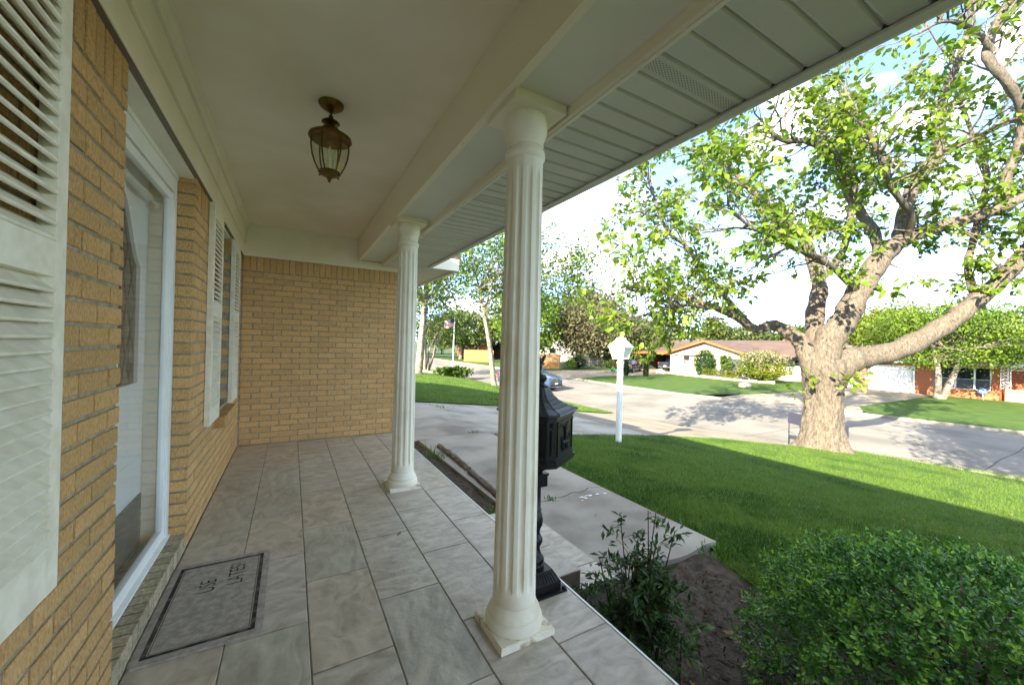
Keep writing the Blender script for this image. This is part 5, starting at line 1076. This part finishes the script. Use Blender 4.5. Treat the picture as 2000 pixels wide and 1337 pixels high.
# ------------------------------------------------------------------ cars
m_tyre = mat('tyre', (.02, .02, .02), None, rough=.8); m_rim = mat('rim', '#a9adb0', '#8b8f92', rough=.3, metal=.8, scale=5); m_carglass = mat('car_glass', (.012, .018, .026), (.02, .028, .038), rough=.04, spec=.6, scale=1); m_lens = mat('headlight', '#dfe6ea', None, rough=.1, spec=.8); m_tail = mat('taillight', '#b5221f', None, rough=.2, spec=.6); m_plate = mat('plate', '#e9e9e6', None, rough=.5); m_trim = mat('black_trim', (.015, .015, .016), None, rough=.5); m_chrome = mat('chrome', '#cfd2d4', None, rough=.15, metal=.9)
def car(label, cat, loc, rz, paint, kind, group='cars around the street'):
    """local x forward; stations: x, bottom, belt, roof, half width belt, half width roof"""
    S = dict(suv=[(2.26, .42, .72, .72, .78, .70), (2.20, .30, .92, .93, .86, .78), (1.75, .24, 1.02, 1.03, .91, .82), (1.05, .22, 1.10, 1.12, .92, .80), (.35, .22, 1.12, 1.62, .92, .68), (-.3, .22, 1.12, 1.69, .92, .69), (-1.2, .22, 1.13, 1.67, .92, .68), (-1.95, .26, 1.13, 1.58, .90, .66), (-2.22, .32, 1.10, 1.20, .86, .66), (-2.30, .42, .85, .86, .80, .66)],
             sedan=[(2.40, .40, .66, .66, .76, .68), (2.32, .28, .82, .83, .84, .76), (1.8, .22, .90, .92, .90, .80), (.95, .20, .96, .98, .91, .78), (.15, .20, .98, 1.40, .91, .62), (-.45, .20, .98, 1.45, .91, .63), (-1.1, .20, .99, 1.40, .91, .61), (-1.75, .22, 1.0, 1.06, .90, .72), (-2.35, .28, .99, 1.0, .86, .76), (-2.45, .40, .75, .76, .80, .70)],
             pickup=[(2.7, .5, .85, .86, .86, .78), (2.62, .36, 1.05, 1.06, .94, .84), (2.0, .32, 1.12, 1.14, .98, .86), (1.3, .32, 1.16, 1.18, .98, .84), (.75, .32, 1.18, 1.80, .98, .72), (-.2, .32, 1.18, 1.86, .98, .73), (-.75, .32, 1.18, 1.80, .98, .72), (-.85, .32, 1.18, 1.19, .98, .92), (-2.6, .36, 1.18, 1.19, .97, .92), (-2.72, .5, .9, .91, .92, .88)])[kind]
    c = thing('parked_car' if kind != 'pickup' else 'pickup_truck', label, cat, loc, rz, group); mp_ = mat('paint_'+paint, lin(paint)[:3], None, rough=.25, spec=.4, coat=.5)
    b = MB(); n = 10
    for x, zb, zl, zr, wb, wr in S:
        zm = (zb+zl)/2
        half = [(wb*.86, zb), (wb*.98, zb+.10), (wb, zm), (wb*.985, zl), (wr, zr)]
        for y, z in half: b.v.append((x, y, z))
        for y, z in half[::-1]: b.v.append((x, -y, z))
    for k in range(len(S)-1):
        for i in range(n): j = (i+1) % n; b.f.append((k*n+i, k*n+j, (k+1)*n+j, (k+1)*n+i))
    b.f.append(tuple(range(n))); b.f.append(tuple(range((len(S)-1)*n, len(S)*n))[::-1]); b.build('body', mp_, c, smooth=True)
    # glass from greenhouse stations
    cab = [k for k, s in enumerate(S) if s[3]-s[2] > .3]; k0, k1 = cab[0], cab[-1]
    def L_(k, t, sgn): x, zb, zl, zr, wb, wr = S[k]; return (x, sgn*((wb*.985)*(1-t)+wr*t+.006), zl+(zr-zl)*t)
    for sgn in (1, -1):
        for ka, kb in zip(cab[:-1], cab[1:]):
            pa, pb, pc, pd = L_(ka, .12, sgn), L_(kb, .12, sgn), L_(kb, .88, sgn), L_(ka, .88, sgn); q = .06
            mixp = lambda u, v, t: tuple(u[i]*(1-t)+v[i]*t for i in range(3))
            MB().add([mixp(pa, pb, q), mixp(pa, pb, 1-q), mixp(pd, pc, 1-q), mixp(pd, pc, q)], [(0, 1, 2, 3)]).build('side_window', m_carglass, c)
    def screen(ka, kb, nm):
        xa, _, _, za, _, wa = S[ka]; xb, _, _, zb_, _, wb_ = S[kb]; dx = .012*(1 if xa > xb else -1); lo, hi = .08, .92; P = lambda t, s: (xa+(xb-xa)*t+dx, s*(wa+(wb_-wa)*t)*.90, za+(zb_-za)*t+.012)
        MB().add([P(lo, -1), P(lo, 1), P(hi, 1), P(hi, -1)], [(0, 1, 2, 3)]).build(nm, m_carglass, c)
    screen(k0-1, k0, 'windshield'); screen(k1+1, k1, 'rear_window')
    wr_ = .37 if kind == 'pickup' else .34; fx_, rx_ = (1.75, -1.75) if kind == 'pickup' else (1.42, -1.40)
    for wx in (fx_, rx_):
        for sgn in (1, -1):
            wt = MB(); hw = S[3][4]; wo = thing('wheel', None, None, (wx, sgn*(hw-.09), wr_)); wo.parent = c; wo.rotation_euler = (R(90), 0, 0)
            wt.lathe([(wr_*.62, -.11), (wr_*.95, -.115), (wr_, -.08), (wr_, .08), (wr_*.95, .115), (wr_*.62, .11)], 24).build('tyre', m_tyre, wo, smooth=True)
            r2 = MB(); r2.lathe([(wr_*.64, -.118), (wr_*.60, -.112), (wr_*.2, -.105), (.02, -.12)], 20, cap=True); r2.lathe([(wr_*.64, .118), (wr_*.60, .112), (wr_*.2, .105), (.02, .12)], 20); r2.build('rim', m_rim, wo, smooth=True)
            MB().tube([(wx+wr_*1.13*math.cos(t), sgn*(hw+.004), wr_+wr_*1.13*math.sin(t)) for t in np.linspace(-.1, math.pi+.1, 14)], .03, 6).build('wheel_arch', m_trim, c)
    xf_, xr_ = S[1][0], S[-2][0]; zl = S[1][2]
    for sgn in (1, -1):
        hl = MB(); y0_, y1_ = sgn*.48, sgn*.82; hl.add([(xf_+.045, y0_, zl-.16), (xf_-.12, y1_*1.03, zl-.10), (xf_-.20, y1_*1.04, zl-.01), (xf_+.02, y0_, zl-.05), (xf_-.3, y0_, zl-.12)], [(0, 1, 2, 3), (0, 4, 1), (3, 2, 4), (1, 4, 2), (0, 3, 4)]); hl.build('headlight', m_lens, c)
        tl = MB(); zt = S[-2][2]; yy = S[-2][4]; tl.box(xr_-.06, xr_+.10, min(sgn*(yy-.17), sgn*(yy+.01)), max(sgn*(yy-.17), sgn*(yy+.01)), zt-.32, zt-.06); tl.build('taillight', m_tail, c)
        mr = MB(); km = S[k0-1][0]-.25; mr.tube([(km, sgn*.90, S[k0][2]+.05), (km, sgn*1.05, S[k0][2]+.10)], [.05, .09], 8); mr.build('mirror', mp_, c, smooth=True)
    gr = MB(); gr.box(xf_+.01, xf_+.068, -.46, .46, zl-.22, zl-.06); gr.build('grille', m_trim, c); g2 = MB(); g2.box(xf_+.05, xf_+.085, -.62, .62, zl-.10, zl-.07); g2.box(xf_+.05, xf_+.083, -.45, .45, zl-.20, zl-.18); g2.lathe([(.07, 0), (.07, .02)], 14, (xf_+.075, 0, zl-.145)); g2.build('chrome_bar', m_chrome, c)
    bb = MB(); bb.box(xf_-.03, xf_+.075, -.74, .74, .33, .46); bb.build('bumper', m_trim, c); lo_ = MB(); lo_.box(xf_-.02, xf_+.09, -.6, .6, .30, .328); lo_.build('skid_plate', m_chrome, c)
    box('plate', m_plate, c, xf_+.076, xf_+.09, -.17, .17, .47, .58); box('plate', m_plate, c, xr_-.14, xr_-.085, -.17, .17, .62, .74)
    if kind == 'pickup': box('rear_bumper', m_chrome, c, xr_-.22, xr_-.08, -.85, .85, .48, .62)
    return c
car('blue grey SUV with silver grille parked on the street behind the mailbox', 'car', (15.4, 23.4, ROAD), R(-68), '#33455f', 'suv')
car('dark sedan parked on the side street before the chain link fence', 'car', (36.6, 33.9, -1.795), R(205)-math.pi+R(0), '#2a2f38', 'sedan'); car('black pickup truck parked inside the carport', 'truck', (44.9, 33.9, -1.79), R(12), '#23262c', 'pickup')
car('beige SUV by the white garage door, mostly hidden by the big trunk', 'car', (40.0, 15.25, -1.785), R(2), '#b9a899', 'suv')

# splashes of white paint on the walkway
sp_ = MB()
for k in range(9):
    cx_, cy_ = 3.42+rng.normal(0, .10), 3.30+rng.normal(0, .07); r_s = rng.uniform(.006, .022); n_s = 9; b0 = len(sp_.v)
    sp_.v += [(cx_+r_s*rng.uniform(.5, 1.2)*math.cos(6.283*i/n_s)*1.4, cy_+r_s*rng.uniform(.5, 1.2)*math.sin(6.283*i/n_s), -.3955) for i in range(n_s)]; sp_.f.append(tuple(range(b0, b0+n_s)))
sp_.build('paint_splash', m_lampwhite, wk, kind='stuff')

gtree('lawn_tree', 'small leafy tree on the front lawn south of the big tree', (9.6, -3.2, float(gz(9.6, -3.2))), 7, .16, (0, 0, 5.2, 3.1, 3.0, 2.2), .12, 8200, LM['fresh'], ncl=48, seed=90, branches=22)

# dry blades mixed into the lawn, joints in the street paving
m_straw = mat('dry_grass', (.20, .15, .06), (.12, .10, .045), scale=5, rough=.8, transl=.3, world=True)
pp = sample(16000, 3.3, 16, -3, 7, okA, 1.6); k_ = (np.sin(pp[:, 0]*1.9+1.3*np.sin(pp[:, 1]*1.1))*np.sin(pp[:, 1]*1.6+.7*pp[:, 0]) > -.1)
grass('dry_grass', pp[k_], .045, .006, 'dry straw blades scattered in the front lawn', .9, m_straw)
m_joint = mat('road_joint', (.035, .032, .03), (.06, .055, .05), scale=6, rough=.95, world=True)
def ribbon(pts, w, z):
    mb = MB()
    for k, (x, y) in enumerate(pts):
        a, b = pts[max(k-1, 0)], pts[min(k+1, len(pts)-1)]; d = math.hypot(b[0]-a[0], b[1]-a[1]); nx, ny = -(b[1]-a[1])/d*w/2, (b[0]-a[0])/d*w/2
        mb.v += [(x+nx, y+ny, z), (x-nx, y-ny, z)]
        if k: mb.f.append((2*k-2, 2*k-1, 2*k+1, 2*k))
    mb.build('joint', m_joint, rd)
for y in np.arange(-18, 60, 5.2):
    ribbon([(float(xk(y))+.1+(float(xf(y))-float(xk(y))-.2)*t, y+.03*math.sin(t*17+y)) for t in np.linspace(0, 1, 14)], .022, ROAD+.004)
ribbon([((float(xk(y))+float(xf(y)))/2+.04*math.sin(y*1.3), y) for y in np.arange(-20, 70, 1.0)], .025, ROAD+.005)
ribbon([(float(xk(y))+.55, y) for y in np.arange(-20, 70, 1.0)], .018, ROAD+.0045)
ribbon([(16.3+.35*i+.12*math.sin(i*2.1), 3.6+.11*i+.18*math.sin(i*1.3)) for i in range(16)], .016, ROAD+.0055)

# mulch chips on the soil
nch = 5200; cx_ = rng.uniform(1.85, 3.5, nch); cy_ = np.where(rng.random(nch) < .72, rng.uniform(-.6, 1.95, nch), rng.uniform(2.95, 6.3, nch)); ok_ = np.where(cy_ < 2, cx_ < 3.35, cx_ < 2.5); cx_, cy_ = cx_[ok_], cy_[ok_]; nch = len(cx_)
C = np.stack([cx_, cy_, soilz(cx_, cy_)+.006], -1); V, F = scatter([(0, .5, 0), (0, -.5, .1), (1, -.4, .05), (1, .45, .12)], [(0, 1, 2), (0, 2, 3)], C, nrm(rng.normal(size=(nch, 3))*np.array([1, 1, .25])), nrm(np.array([0, 0, 1.])+rng.normal(0, .4, (nch, 3))), rng.uniform(.008, .04, nch), rng.uniform(.004, .014, nch))
link('mulch', npmesh('mulch', V, F, mat('mulch_chip', (.11, .085, .06), (.03, .024, .018), scale=25, detail=3, rough=1, world=True, c3='#5a4a3a')), None, label='loose bark mulch and crumbs over the soil bed', cat='mulch', kind='stuff')
